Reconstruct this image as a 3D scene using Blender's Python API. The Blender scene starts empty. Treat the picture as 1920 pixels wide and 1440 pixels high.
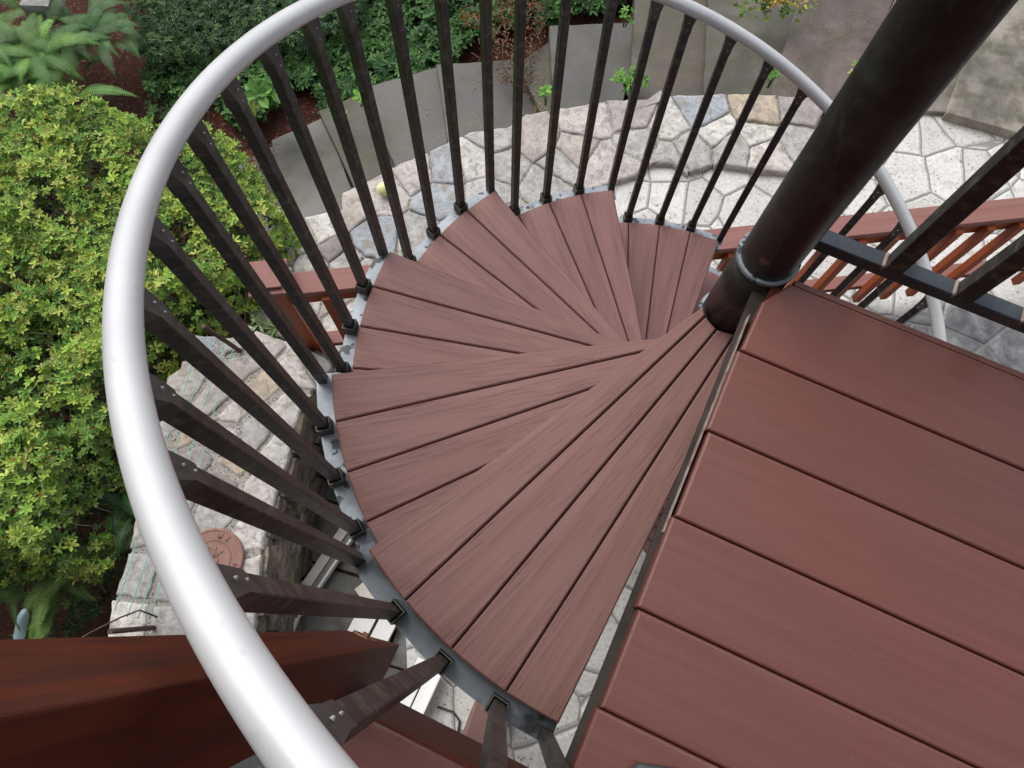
import bpy, bmesh, math, random
from mathutils import Vector, Matrix, noise
R = math.radians
random.seed(7)
sc = bpy.context.scene
col = sc.collection
# ---------------------------------------------------------------- camera
CX, CY, CZ = -0.3881, -0.5601, 1.0527
PITCH, ROLL, FPX = 0.3076, 0.0414, 1428.13
RM = Matrix.Rotation(PITCH, 3, 'X') @ Matrix.Rotation(ROLL, 3, 'Z')
C0 = Vector((CX, CY, CZ))
cam = bpy.data.cameras.new('camera'); camo = bpy.data.objects.new('camera', cam); col.objects.link(camo)
camo.matrix_world = Matrix.Translation(C0) @ RM.to_4x4()
cam.sensor_width = 36; cam.lens = 36 * FPX / 1920; cam.clip_start = 0.02; cam.clip_end = 200
cam.dof.use_dof = False
sc.camera = camo

def at(x, y, z):
    d = RM @ Vector(((x - 960) / FPX, -(y - 720) / FPX, -1.0))
    return C0 + d * ((z - CZ) / d.z)
def ats(pts, z): return [tuple(at(x, y, z)[:2]) for x, y in pts]

# ---------------------------------------------------------------- node helpers
def mat(name):
    m = bpy.data.materials.new(name); m.use_nodes = True
    nt = m.node_tree; b = nt.nodes['Principled BSDF']
    return m, nt, b
def N(nt, typ, **kw):
    n = nt.nodes.new(typ)
    for k, v in kw.items():
        if k in n.inputs: n.inputs[k].default_value = v
        else: setattr(n, k, v)
    return n
def L(nt, a, b): nt.links.new(a, b)
def ramp(nt, fac, stops, interp='LINEAR'):
    r = nt.nodes.new('ShaderNodeValToRGB'); r.color_ramp.interpolation = interp
    e = r.color_ramp.elements
    while len(e) < len(stops): e.new(0.5)
    for i, (p, c) in enumerate(stops):
        e[i].position = p; e[i].color = (c[0], c[1], c[2], 1) if not isinstance(c, (int, float)) else (c, c, c, 1)
    L(nt, fac, r.inputs['Fac']); return r.outputs['Color']
def coords(nt, kind='Object', scale=(1, 1, 1), rot=(0, 0, 0)):
    t = nt.nodes.new('ShaderNodeTexCoord'); m = nt.nodes.new('ShaderNodeMapping')
    m.inputs['Scale'].default_value = scale; m.inputs['Rotation'].default_value = rot
    L(nt, t.outputs[kind], m.inputs['Vector']); return m.outputs['Vector']
def noi(nt, vec, scale, detail=4, rough=.55, dist=0):
    n = N(nt, 'ShaderNodeTexNoise', Scale=scale, Detail=detail, Roughness=rough, Distortion=dist)
    L(nt, vec, n.inputs['Vector']); return n.outputs['Fac']
def mix(nt, fac, a, b, mode='MIX'):
    m = nt.nodes.new('ShaderNodeMix'); m.data_type = 'RGBA'; m.blend_type = mode
    for s, v in ((m.inputs[0], fac), (m.inputs[6], a), (m.inputs[7], b)):
        if hasattr(v, 'type') and not isinstance(v, (tuple, list, float, int)): L(nt, v, s)
        elif isinstance(v, (tuple, list)): s.default_value = (v[0], v[1], v[2], 1)
        else: s.default_value = v
    return m.outputs[2]
def bump(nt, b, height, strength=.3, dist=.01, prev=None):
    n = N(nt, 'ShaderNodeBump', Strength=strength, Distance=dist); L(nt, height, n.inputs['Height'])
    if prev is not None: L(nt, prev, n.inputs['Normal'])
    L(nt, n.outputs['Normal'], b.inputs['Normal']); return n.outputs['Normal']
def attr(nt, name='Col'):
    a = nt.nodes.new('ShaderNodeAttribute'); a.attribute_name = name; return a.outputs['Color']

MAT = {}
def wood(name, c1, c2, crack, rough, cstr=.75, crackpos=.60, spec=.4, bs=.25):
    m, nt, b = mat(name)
    v = coords(nt, 'UV', (2.2, 55, 1)); g = noi(nt, v, 1.0, 6, .65, .25)
    v2 = coords(nt, 'UV', (3, 5, 1)); bl = noi(nt, v2, 1.2, 4, .6)
    vc = coords(nt, 'UV', (9.0, 260, 1)); cr = noi(nt, vc, 1.0, 2, .5, .15)
    vm = coords(nt, 'UV', (2.0, 6, 1)); cm = noi(nt, vm, 1.7, 2, .5)
    base = mix(nt, ramp(nt, bl, [(.32, 0), (.68, 1)]), c1, c2)
    gr = ramp(nt, g, [(.3, .90), (.6, 1.05)])
    c = mix(nt, 1.0, base, gr, 'MULTIPLY')
    tint = mix(nt, 1.0, c, attr(nt), 'MULTIPLY')
    cf = ramp(nt, cr, [(crackpos, 0), (crackpos + .05, 1)])
    cmask = ramp(nt, cm, [(.42, 0), (.6, 1)])
    cc = mix(nt, 1.0, cf, cmask, 'MULTIPLY')
    mm = nt.nodes.new('ShaderNodeMath'); mm.operation = 'MULTIPLY'; mm.inputs[1].default_value = cstr; L(nt, cc, mm.inputs[0])
    out = mix(nt, mm.outputs[0], tint, crack)
    L(nt, out, b.inputs['Base Color'])
    L(nt, ramp(nt, bl, [(.3, rough - .08), (.7, rough + .08)]), b.inputs['Roughness'])
    b.inputs['Specular IOR Level'].default_value = spec
    h = mix(nt, .5, gr, mix(nt, 1.0, (1, 1, 1), cc, 'SUBTRACT'), 'MULTIPLY')
    bump(nt, b, h, bs, .002)
    MAT[name] = m; return m
wood('tread_wood', (.185, .086, .072), (.245, .130, .113), (.035, .012, .010), .5, bs=.4, cstr=.8, crackpos=.59, spec=.28)
wood('rail_wood', (.23, .10, .085), (.28, .135, .118), (.07, .025, .02), .55, spec=.25)
wood('red_wood', (.24, .055, .018), (.36, .085, .024), (.05, .012, .006), .5, cstr=.4, spec=.2)
wood('post_wood', (.058, .014, .009), (.130, .028, .011), (.02, .006, .005), .6, cstr=.45, bs=.2, spec=.12)

def paint():
    m, nt, b = mat('deck_paint')
    v = coords(nt, 'UV', (1.5, 4, 1)); bl = noi(nt, v, 1.5, 4, .55)
    vg = coords(nt, 'UV', (3, 40, 1)); g = noi(nt, vg, 1, 4, .6, .3)
    vf = coords(nt, 'UV', (60, 60, 1)); f = noi(nt, vf, 3, 2, .5)
    base = mix(nt, ramp(nt, bl, [(.3, 0), (.7, 1)]), (.120, .036, .025), (.148, .049, .037))
    vb = noi(nt, coords(nt, 'Object'), 2.2, 3, .55)
    base = mix(nt, ramp(nt, vb, [(.42, 0), (.66, .45)]), base, (.155, .038, .022))
    base = mix(nt, 1.0, base, attr(nt), 'MULTIPLY')
    vs = coords(nt, 'UV', (9, 9, 1)); vo = N(nt, 'ShaderNodeTexVoronoi', Scale=1.3); L(nt, vs, vo.inputs['Vector'])
    sp = ramp(nt, vo.outputs['Distance'], [(.0, 1), (.016, 0)])
    base = mix(nt, sp, base, (.45, .36, .33))
    L(nt, base, b.inputs['Base Color'])
    L(nt, ramp(nt, bl, [(.3, .30), (.7, .42)]), b.inputs['Roughness'])
    # dents and scratches in the paint
    vd = coords(nt, 'UV', (22, 9, 1), (0, 0, .25)); d = noi(nt, vd, 1.0, 4, .65, 1.6)
    dm = noi(nt, coords(nt, 'UV', (3.2, 4, 1)), 2.0, 1, .5)
    dd = mix(nt, 1.0, ramp(nt, d, [(.62, 0), (.66, 1)]), ramp(nt, dm, [(.52, 0), (.6, 1)]), 'MULTIPLY')
    n1 = bump(nt, b, g, .18, .0012)
    n2 = N(nt, 'ShaderNodeBump', Strength=.45, Distance=.0012); L(nt, dd, n2.inputs['Height']); L(nt, n1, n2.inputs['Normal'])
    n3 = N(nt, 'ShaderNodeBump', Strength=.4, Distance=.0008); L(nt, f, n3.inputs['Height']); L(nt, n2.outputs[0], n3.inputs['Normal'])
    L(nt, n3.outputs[0], b.inputs['Normal'])
    b.inputs['Coat Weight'].default_value = .25; b.inputs['Coat Roughness'].default_value = .26
    MAT['deck_paint'] = m
paint()

def simple(name, c1, c2, scale, rough, metal=0, spec=.5, bs=.0, bd=.002, pos=(.35, .65), c3=None, s3=40, p3=(.62, .68), detail=5, kind='Object'):
    m, nt, b = mat(name)
    v = coords(nt, kind)
    n = noi(nt, v, scale, detail, .6)
    c = mix(nt, ramp(nt, n, [(pos[0], 0), (pos[1], 1)]), c1, c2)
    if c3:
        n3 = noi(nt, v, s3, 3, .6); c = mix(nt, ramp(nt, n3, [(p3[0], 0), (p3[1], 1)]), c, c3)
    if name == 'pole_metal':
        vd = nt.nodes.new('ShaderNodeVectorMath'); vd.operation = 'DISTANCE'; vd.inputs[1].default_value = (-.025, -.036, .045); L(nt, v, vd.inputs[0])
        aa = nt.nodes.new('ShaderNodeMath'); aa.operation = 'MULTIPLY_ADD'; aa.inputs[1].default_value = .02; L(nt, noi(nt, v, 70, 4, .7), aa.inputs[0]); L(nt, vd.outputs['Value'], aa.inputs[2])
        c = mix(nt, ramp(nt, aa.outputs[0], [(.0165, 1), (.018, 0)]), c, (.13, .05, .03))
        sw = noi(nt, coords(nt, 'Object', (1, 1, .35)), 16, 7, .75, 2.0)
        c = mix(nt, ramp(nt, sw, [(.56, 0), (.60, .5), (.64, 0)]), c, (.055, .052, .045))
    L(nt, c, b.inputs['Base Color'])
    b.inputs['Roughness'].default_value = rough; b.inputs['Metallic'].default_value = metal
    b.inputs['Specular IOR Level'].default_value = spec
    if bs: bump(nt, b, noi(nt, v, scale * 3, 5, .65), bs, bd)
    MAT[name] = m; return m
simple('black_metal', (.012, .011, .011), (.034, .032, .030), 9, .46, .0, .45, .25, .001, c3=(.10, .10, .075), s3=60, p3=(.50, .74))
simple('pole_metal', (.009, .008, .008), (.018, .014, .013), 5, .42, 0, .35, .3, .0015, c3=(.035, .036, .030), s3=14, p3=(.52, .72))
simple('tube_metal', (.030, .036, .046), (.05, .058, .07), 20, .32, .2, .6, .1, .0008)
simple('shoe_metal', (.035, .036, .030), (.075, .078, .052), 30, .5, 0, .4, .3, .001)
simple('zinc_plate', (.17, .195, .22), (.30, .33, .36), 18, .48, .25, .5, .2, .001, c3=(.035, .042, .05), s3=26, p3=(.56, .60))
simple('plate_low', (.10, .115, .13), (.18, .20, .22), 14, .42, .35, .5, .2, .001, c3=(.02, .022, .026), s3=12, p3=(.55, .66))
simple('aluminium_paint', (.57, .58, .595), (.63, .64, .655), 9, .36, .20, .6, .12, .0008, c3=(.50, .505, .51), s3=80, p3=(.64, .76))
simple('steel_fascia', (.045, .042, .040), (.085, .08, .075), 20, .45, .2, .5, .2)
simple('dark_steel', (.022, .018, .016), (.045, .036, .032), 20, .6, 0, .25)
simple('worn_edge', (.36, .31, .28), (.20, .11, .09), 60, .6)
simple('screw_metal', (.20, .20, .20), (.30, .30, .30), 50, .4, .6)
simple('mortar', (.36, .335, .29), (.58, .55, .50), 90, .9, 0, .2, .9, .012, c3=(.12, .105, .085), s3=95, p3=(.56, .62))
simple('mulch', (.045, .018, .012), (.11, .040, .024), 60, .9, 0, .2, 1, .02, c3=(.20, .11, .07), s3=85, p3=(.62, .68))
simple('soil', (.030, .019, .013), (.07, .045, .028), 30, .95, 0, .1, 1, .02)
simple('white_frame', (.80, .80, .79), (.85, .85, .84), 10, .35)
simple('frame_grey', (.22, .20, .18), (.3, .28, .26), 30, .5)
simple('cream_strip', (.62, .57, .50), (.70, .65, .58), 20, .5)
simple('bluish_plastic', (.60, .88, .95), (.70, .92, .97), 20, .4)
simple('green_string', (.14, .46, .38), (.22, .56, .48), 40, .6)
simple('rusty_rod', (.045, .024, .020), (.10, .06, .05), 60, .7, .2)
simple('copper_rust', (.16, .055, .025), (.25, .12, .07), 60, .6, .2)
simple('terracotta', (.24, .13, .105), (.30, .175, .145), 25, .8, 0, .3, .35, .003)
simple('bark', (.16, .13, .10), (.30, .26, .21), 40, .9)
simple('black_plastic', (.012, .012, .012), (.02, .02, .02), 20, .4)
simple('shoe_fabric', (.045, .055, .05), (.10, .12, .11), 120, .85)
simple('orange_trim', (.7, .25, .03), (.8, .32, .05), 20, .5)
simple('green_plastic', (.02, .30, .18), (.03, .35, .2), 20, .4)
simple('yellow_plastic', (.75, .55, .03), (.8, .6, .05), 20, .4)
simple('rubber_cable', (.03, .03, .03), (.05, .05, .05), 20, .5)
simple('siding', (.10, .09, .085), (.13, .115, .105), 4, .7)
simple('glass_grey', (.16, .19, .21), (.24, .27, .29), 6, .15)

def ball_mat():
    m, nt, b = mat('felt'); v = coords(nt)
    c = mix(nt, noi(nt, v, 30, 3), (.62, .66, .26), (.76, .78, .42)); L(nt, c, b.inputs['Base Color'])
    b.inputs['Roughness'].default_value = .95; bump(nt, b, noi(nt, v, 250, 3), .6, .002); MAT['felt'] = m
ball_mat()

def stone_mat():
    m, nt, b = mat('wall_stone'); v = coords(nt)
    big = noi(nt, v, 9, 5, .65); fine = noi(nt, v, 48, 6, .72); mid = noi(nt, v, 20, 6, .68, .6)
    c = mix(nt, 1.0, attr(nt), ramp(nt, big, [(.28, .70), (.5, 1.0), (.72, 1.22)]), 'MULTIPLY')
    c = mix(nt, 1.0, c, ramp(nt, fine, [(.34, .74), (.47, .98), (.68, 1.16)]), 'MULTIPLY')
    vo = N(nt, 'ShaderNodeTexVoronoi', Scale=38.0, Randomness=1.0); L(nt, v, vo.inputs['Vector'])
    pit = ramp(nt, vo.outputs['Distance'], [(.10, 1), (.20, 0)])
    pm = mix(nt, 1.0, pit, ramp(nt, noi(nt, v, 9, 3), [(.55, 0), (.66, 1)]), 'MULTIPLY')
    c = mix(nt, pm, c, (.10, .085, .075))
    dirt = ramp(nt, mid, [(.50, 0), (.62, .85)])
    c = mix(nt, dirt, c, (.27, .24, .21))
    L(nt, c, b.inputs['Base Color']); b.inputs['Roughness'].default_value = .85; b.inputs['Specular IOR Level'].default_value = .3
    h = mix(nt, .5, mid, fine, 'MIX'); n1 = bump(nt, b, h, .75, .010)
    n2 = N(nt, 'ShaderNodeBump', Strength=.5, Distance=.004, invert=True); L(nt, pm, n2.inputs['Height']); L(nt, n1, n2.inputs['Normal']); L(nt, n2.outputs[0], b.inputs['Normal'])
    MAT['wall_stone'] = m
stone_mat()
def face_mat():
    m, nt, b = mat('face_stone'); v = coords(nt, 'Object', (1, 1, 2.5))
    big = noi(nt, v, 7, 6, .7, .5); fine = noi(nt, v, 45, 5, .7)
    c = ramp(nt, big, [(.3, (.08, .068, .055)), (.45, (.20, .18, .15)), (.58, (.36, .33, .30)), (.75, (.28, .19, .09))])
    c = mix(nt, 1.0, c, ramp(nt, fine, [(.3, .5), (.7, 1.2)]), 'MULTIPLY'); c = mix(nt, 1.0, c, attr(nt), 'MULTIPLY')
    L(nt, c, b.inputs['Base Color']); b.inputs['Roughness'].default_value = .75
    bump(nt, b, mix(nt, .5, big, fine), 1.0, .03); MAT['face_stone'] = m
face_mat()
def slate_mat():
    m, nt, b = mat('slate'); v = coords(nt)
    big = noi(nt, v, 2.2, 5, .6, .4); mid = noi(nt, v, 7, 5, .65); fine = noi(nt, v, 120, 3, .6)
    c = mix(nt, 1.0, attr(nt), ramp(nt, big, [(.36, .55), (.64, 1.45)]), 'MULTIPLY')
    c = mix(nt, ramp(nt, mid, [(.43, 0), (.62, .8)]), c, (.060, .054, .028))
    c = mix(nt, 1.0, c, ramp(nt, fine, [(.3, .82), (.7, 1.15)]), 'MULTIPLY')
    vo = N(nt, 'ShaderNodeTexVoronoi', Scale=30.0); L(nt, v, vo.inputs['Vector'])
    sp = ramp(nt, vo.outputs['Distance'], [(.05, 1), (.10, 0)])
    spm = mix(nt, 1.0, sp, ramp(nt, noi(nt, v, 2.5, 3), [(.42, 0), (.6, 1)]), 'MULTIPLY')
    c = mix(nt, spm, c, (.38, .36, .31))
    L(nt, c, b.inputs['Base Color'])
    L(nt, ramp(nt, big, [(.35, .35), (.65, .65)]), b.inputs['Roughness'])
    bump(nt, b, mix(nt, .4, mid, fine), .35, .006); MAT['slate'] = m
slate_mat()
def patio_mat():
    m, nt, b = mat('stamped_concrete'); v = coords(nt)
    wn = N(nt, 'ShaderNodeTexNoise', Scale=3.0, Detail=2.0); L(nt, v, wn.inputs['Vector'])
    wv = mix(nt, .035, v, wn.outputs['Color'], 'ADD')
    vo = N(nt, 'ShaderNodeTexVoronoi', Scale=3.9, Randomness=.85, feature='DISTANCE_TO_EDGE'); L(nt, wv, vo.inputs['Vector'])
    vf = N(nt, 'ShaderNodeTexVoronoi', Scale=3.9, Randomness=.85); L(nt, wv, vf.inputs['Vector'])
    joint = ramp(nt, vo.outputs['Distance'], [(.008, 1), (.020, 0)])
    big = noi(nt, v, 3.0, 5, .6); mid = noi(nt, v, 12, 5, .65); fine = noi(nt, v, 60, 4, .7)
    sep = nt.nodes.new('ShaderNodeSeparateColor'); L(nt, vf.outputs['Color'], sep.inputs[0])
    cell = ramp(nt, sep.outputs[0], [(0, .86), (1, 1.08)])
    c = mix(nt, ramp(nt, big, [(.35, 0), (.65, 1)]), (.53, .515, .485), (.65, .64, .61))
    c = mix(nt, 1.0, c, ramp(nt, fine, [(.32, .72), (.5, 1.0), (.7, 1.12)]), 'MULTIPLY')
    c = mix(nt, 1.0, c, cell, 'MULTIPLY')
    c = mix(nt, ramp(nt, mid, [(.50, 0), (.68, .75)]), c, (.38, .36, .32))
    v2 = N(nt, 'ShaderNodeTexVoronoi', Scale=42.0); L(nt, v, v2.inputs['Vector'])
    pit = mix(nt, 1.0, ramp(nt, v2.outputs['Distance'], [(.15, 1), (.25, 0)]), ramp(nt, mid, [(.42, 0), (.56, 1)]), 'MULTIPLY')
    c = mix(nt, pit, c, (.16, .145, .13))
    # the part below the deck stays damp and stained
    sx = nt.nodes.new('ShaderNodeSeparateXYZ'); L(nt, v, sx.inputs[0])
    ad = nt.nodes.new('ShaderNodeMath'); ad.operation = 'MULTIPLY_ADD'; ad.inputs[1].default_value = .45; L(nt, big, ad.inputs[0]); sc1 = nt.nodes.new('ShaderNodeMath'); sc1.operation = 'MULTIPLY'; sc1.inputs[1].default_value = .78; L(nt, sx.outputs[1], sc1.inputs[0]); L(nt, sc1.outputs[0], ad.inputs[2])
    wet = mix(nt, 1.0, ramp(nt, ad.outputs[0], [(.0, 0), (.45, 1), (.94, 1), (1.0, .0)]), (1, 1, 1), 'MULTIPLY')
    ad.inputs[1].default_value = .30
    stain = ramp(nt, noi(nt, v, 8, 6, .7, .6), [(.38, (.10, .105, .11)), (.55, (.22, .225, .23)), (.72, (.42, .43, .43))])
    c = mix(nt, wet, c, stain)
    c = mix(nt, joint, c, (.24, .235, .22))
    L(nt, c, b.inputs['Base Color']); L(nt, ramp(nt, wet, [(0, .75), (1, .45)]), b.inputs['Roughness'])
    h1 = ramp(nt, vo.outputs['Distance'], [(.0, 0), (.05, 1)])
    n1 = bump(nt, b, h1, .8, .012)
    n2 = N(nt, 'ShaderNodeBump', Strength=.4, Distance=.006); L(nt, mix(nt, .5, mid, fine), n2.inputs['Height']); L(nt, n1, n2.inputs['Normal']); L(nt, n2.outputs[0], b.inputs['Normal'])
    MAT['stamped_concrete'] = m
patio_mat()
def leaf_mat(name, rough=.5, transl=.25):
    m, nt, b = mat(name); L(nt, attr(nt), b.inputs['Base Color'])
    b.inputs['Roughness'].default_value = rough; b.inputs['Specular IOR Level'].default_value = .35
    tr = nt.nodes.new('ShaderNodeBsdfTranslucent'); L(nt, attr(nt), tr.inputs['Color'])
    ms = nt.nodes.new('ShaderNodeMixShader'); ms.inputs[0].default_value = transl
    out = nt.nodes['Material Output']; L(nt, b.outputs[0], ms.inputs[1]); L(nt, tr.outputs[0], ms.inputs[2]); L(nt, ms.outputs[0], out.inputs['Surface'])
    MAT[name] = m
leaf_mat('leaf'); leaf_mat('dry_leaf', .8, .1)

# ---------------------------------------------------------------- mesh builder
class MB:
    def __init__(s): s.v = []; s.f = []; s.uv = []; s.c = []; s.mi = []; s.sm = []
    def face(s, pts, uv=None, c=(1, 1, 1), mi=0, smooth=False):
        i = len(s.v); s.v += [tuple(p) for p in pts]; s.f.append(tuple(range(i, i + len(pts))))
        s.uv.append(uv or [(p[0], p[1]) for p in pts]); s.c.append(c); s.mi.append(mi); s.sm.append(smooth)
    def mesh(s, name, mats):
        me = bpy.data.meshes.new(name); me.from_pydata(s.v, [], s.f)
        ul = me.uv_layers.new(name='UVMap'); ca = me.color_attributes.new('Col', 'FLOAT_COLOR', 'CORNER')
        uvf = []; cf = []
        for u, c, f in zip(s.uv, s.c, s.f):
            for q in u: uvf += [q[0], q[1]]
            for _ in f: cf += [c[0], c[1], c[2], 1.0]
        ul.data.foreach_set('uv', uvf); ca.data.foreach_set('color', cf)
        for m in mats: me.materials.append(MAT[m])
        me.polygons.foreach_set('material_index', s.mi)
        me.polygons.foreach_set('use_smooth', s.sm)
        me.update(); return me
    def build(s, name, mats, parent=None, weld=False):
        if isinstance(mats, str): mats = [mats]
        me = s.mesh(name, mats)
        if weld:
            bm = bmesh.new(); bm.from_mesh(me); bmesh.ops.remove_doubles(bm, verts=bm.verts, dist=1e-5); bm.to_mesh(me); bm.free()
        o = bpy.data.objects.new(name, me); col.objects.link(o)
        if parent: o.parent = parent
        return o
    # box with axes
    def box(s, c, ax, ay, az, hx, hy, hz, ch=0.0, uvo=(0, 0), cl=(1, 1, 1), mi=0):
        c = Vector(c); ax = Vector(ax).normalized(); ay = Vector(ay).normalized(); az = Vector(az).normalized()
        H = [hx, hy, hz]; A = [ax, ay, az]
        for k in range(3):
            i, j = (k + 1) % 3, (k + 2) % 3
            if k == 0 or k == 1: pass
            for sg in (1, -1):
                d = A[k] * H[k] * sg
                hi, hj = H[i] - ch, H[j] - ch
                q = [(-hi, -hj), (hi, -hj), (hi, hj), (-hi, hj)]
                if sg < 0: q.reverse()
                pts = [c + d + A[i] * a + A[j] * b2 for a, b2 in q]
                if H[i] >= H[j]: uv = [(a + uvo[0], b2 + uvo[1] + .31 * k) for a, b2 in q]
                else: uv = [(b2 + uvo[0], a + uvo[1] + .31 * k) for a, b2 in q]
                s.face(pts, uv, cl, mi)
        if ch:
            for k in range(3):   # edges
                i, j = (k + 1) % 3, (k + 2) % 3
                for si in (1, -1):
                    for sj in (1, -1):
                        p = []
                        for (e1, e2) in ((0, 1), (1, 0)):
                            a = A[i] * si * (H[i] - ch * e1) + A[j] * sj * (H[j] - ch * e2)
                            p.append(a)
                        hk = H[k] - ch
                        pts = [c + p[0] - A[k] * hk, c + p[0] + A[k] * hk, c + p[1] + A[k] * hk, c + p[1] - A[k] * hk]
                        nrm = (pts[1] - pts[0]).cross(pts[2] - pts[1])
                        if nrm.dot(A[i] * si + A[j] * sj) < 0: pts.reverse()
                        s.face(pts, [(uvo[0] + w * .1, uvo[1]) for w in range(4)], cl, mi)
            for sx in (1, -1):
                for sy in (1, -1):
                    for sz in (1, -1):
                        S = (sx, sy, sz); pts = []
                        for k in range(3):
                            p = Vector(c)
                            for t in range(3): p += A[t] * S[t] * (H[t] - (0 if t == k else ch))
                            pts.append(p)
                        nrm = (pts[1] - pts[0]).cross(pts[2] - pts[1])
                        if nrm.dot(A[0] * sx + A[1] * sy + A[2] * sz) < 0: pts.reverse()
                        s.face(pts, [(uvo[0], uvo[1])] * 3, cl, mi)
    def tube(s, pts, rad, n=12, cl=(1, 1, 1), mi=0, cap=True, smooth=True):
        pts = [Vector(p) for p in pts]; rads = rad if isinstance(rad, (list, tuple)) else [rad] * len(pts)
        rings = []; up = None; base = len(s.v)
        for i, p in enumerate(pts):
            t = (pts[min(i + 1, len(pts) - 1)] - pts[max(i - 1, 0)]).normalized()
            if up is None: up = Vector((0, 0, 1)) if abs(t.z) < .9 else Vector((1, 0, 0))
            sd = t.cross(up).normalized(); up = sd.cross(t).normalized()
            for k in range(n):
                a = 2 * math.pi * k / n; s.v.append(tuple(p + (sd * math.cos(a) + up * math.sin(a)) * rads[i]))
        for i in range(len(pts) - 1):
            for k in range(n):
                a, b2 = base + i * n + k, base + i * n + (k + 1) % n
                s.f.append((a, b2, b2 + n, a + n)); s.uv.append([(i * .1, k * .1)] * 4); s.c.append(cl); s.mi.append(mi); s.sm.append(smooth)
        if cap:
            for q in (tuple(range(base + n - 1, base - 1, -1)), tuple(range(base + (len(pts) - 1) * n, base + len(pts) * n))):
                s.f.append(q); s.uv.append([(0, 0)] * n); s.c.append(cl); s.mi.append(mi); s.sm.append(False)
    def prism(s, poly, z1, z0, ch=0, uvf=None, cl=(1, 1, 1), mi=0, mis=None, bottom=True, clside=None):
        # poly CCW
        if area(poly) < 0: poly = poly[::-1]
        uvf = uvf or (lambda p: (p[0], p[1])); mis = mi if mis is None else mis; cs = clside or cl
        top = inset(poly, ch) if ch else poly
        s.face([(x, y, z1) for x, y in top], [uvf(p) for p in top], cl, mi)
        n = len(poly); zc = z1 - ch
        for i in range(n):
            j = (i + 1) % n; a, b2 = poly[i], poly[j]
            if ch:
                ta, tb = top[i], top[j]
                s.face([(a[0], a[1], zc), (b2[0], b2[1], zc), (tb[0], tb[1], z1), (ta[0], ta[1], z1)], [uvf(a), uvf(b2), uvf(tb), uvf(ta)], cl, mi)
            s.face([(a[0], a[1], z0), (b2[0], b2[1], z0), (b2[0], b2[1], zc), (a[0], a[1], zc)], [(uvf(a)[0], uvf(a)[1] + z0), (uvf(b2)[0], uvf(b2)[1] + z0), uvf(b2), uvf(a)], cs, mis)
        if bottom: s.face([(x, y, z0) for x, y in poly[::-1]], [uvf(p) for p in poly[::-1]], cs, mis)

def area(p): return .5 * sum(p[i][0] * p[(i + 1) % len(p)][1] - p[(i + 1) % len(p)][0] * p[i][1] for i in range(len(p)))
def inset(poly, d):
    n = len(poly); out = []
    sg = 1 if area(poly) > 0 else -1
    for i in range(n):
        p0, p1, p2 = Vector(poly[i - 1]), Vector(poly[i]), Vector(poly[(i + 1) % n])
        e1 = p1 - p0; e2 = p2 - p1
        if e1.length < 1e-7 or e2.length < 1e-7: out.append(tuple(p1)); continue
        e1.normalize(); e2.normalize()
        n1 = Vector((-e1.y, e1.x)) * sg; n2 = Vector((-e2.y, e2.x)) * sg
        b2 = n1 + n2
        if b2.length < 1e-4: out.append(tuple(p1 + n1 * d)); continue
        b2.normalize(); k = d / max(b2.dot(n1), .45); out.append(tuple(p1 + b2 * k))
    return out
def clip(poly, p, n):      # keep side where (q-p).n <= 0
    out = []; m = len(poly)
    for i in range(m):
        a, b2 = poly[i], poly[(i + 1) % m]
        da = (a[0] - p[0]) * n[0] + (a[1] - p[1]) * n[1]; db = (b2[0] - p[0]) * n[0] + (b2[1] - p[1]) * n[1]
        if da <= 0: out.append(a)
        if (da < 0 < db) or (db < 0 < da):
            t = da / (da - db); out.append((a[0] + t * (b2[0] - a[0]), a[1] + t * (b2[1] - a[1])))
    return out
def pip(p, poly):
    x, y = p; r = False; j = len(poly) - 1
    for i in range(len(poly)):
        xi, yi = poly[i]; xj, yj = poly[j]
        if (yi > y) != (yj > y) and x < (xj - xi) * (y - yi) / (yj - yi) + xi: r = not r
        j = i
    return r
def dedge(p, poly):
    m = 9e9; P = Vector(p)
    for i in range(len(poly)):
        a = Vector(poly[i]); b2 = Vector(poly[(i + 1) % len(poly)]); d = b2 - a
        t = max(0, min(1, (P - a).dot(d) / max(d.dot(d), 1e-9))); m = min(m, (P - a - d * t).length)
    return m
def empty(name, loc=(0, 0, 0), rz=0):
    o = bpy.data.objects.new(name, None); o.empty_display_size = .1; o.location = loc; o.rotation_euler = (0, 0, rz); col.objects.link(o); return o
def tag(o, label=None, cat=None, group=None, kind=None):
    if label: o['label'] = label
    if cat: o['category'] = cat
    if group: o['group'] = group
    if kind: o['kind'] = kind
    return o

# ---------------------------------------------------------------- spiral staircase
H = .206; DTH = R(29.78); TH0 = R(216.46); RT = .76; RB = .7833
FR = [0, .2584, .5252, .7928, 1.03]; CO = [.0335, .0211, -.0047, -.0307, -.046]
RH, ZH = .7884, .5364
NT = 10
root = empty('spiral_staircase', (0, 0, -2.5))
tag(root, 'brown timber and black iron spiral staircase winding down from the landing, silver handrail', 'spiral staircase')
root.location = (0, 0, 0)
def line_pts(k, j, r0=.049):
    th = TH0 - (k - 1) * DTH + FR[j] * DTH
    o = Vector((RT * math.cos(th), RT * math.sin(th))); c = CO[j]; al = math.asin(c / RT)
    d = -o / RT; d = Vector((math.cos(al) * d.x - math.sin(al) * d.y, math.sin(al) * d.x + math.cos(al) * d.y))
    foot = o + d * RT * math.cos(al); back = math.sqrt(max(r0 * r0 - c * c, 1e-6)); return o, foot - d * back, th, d
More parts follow.
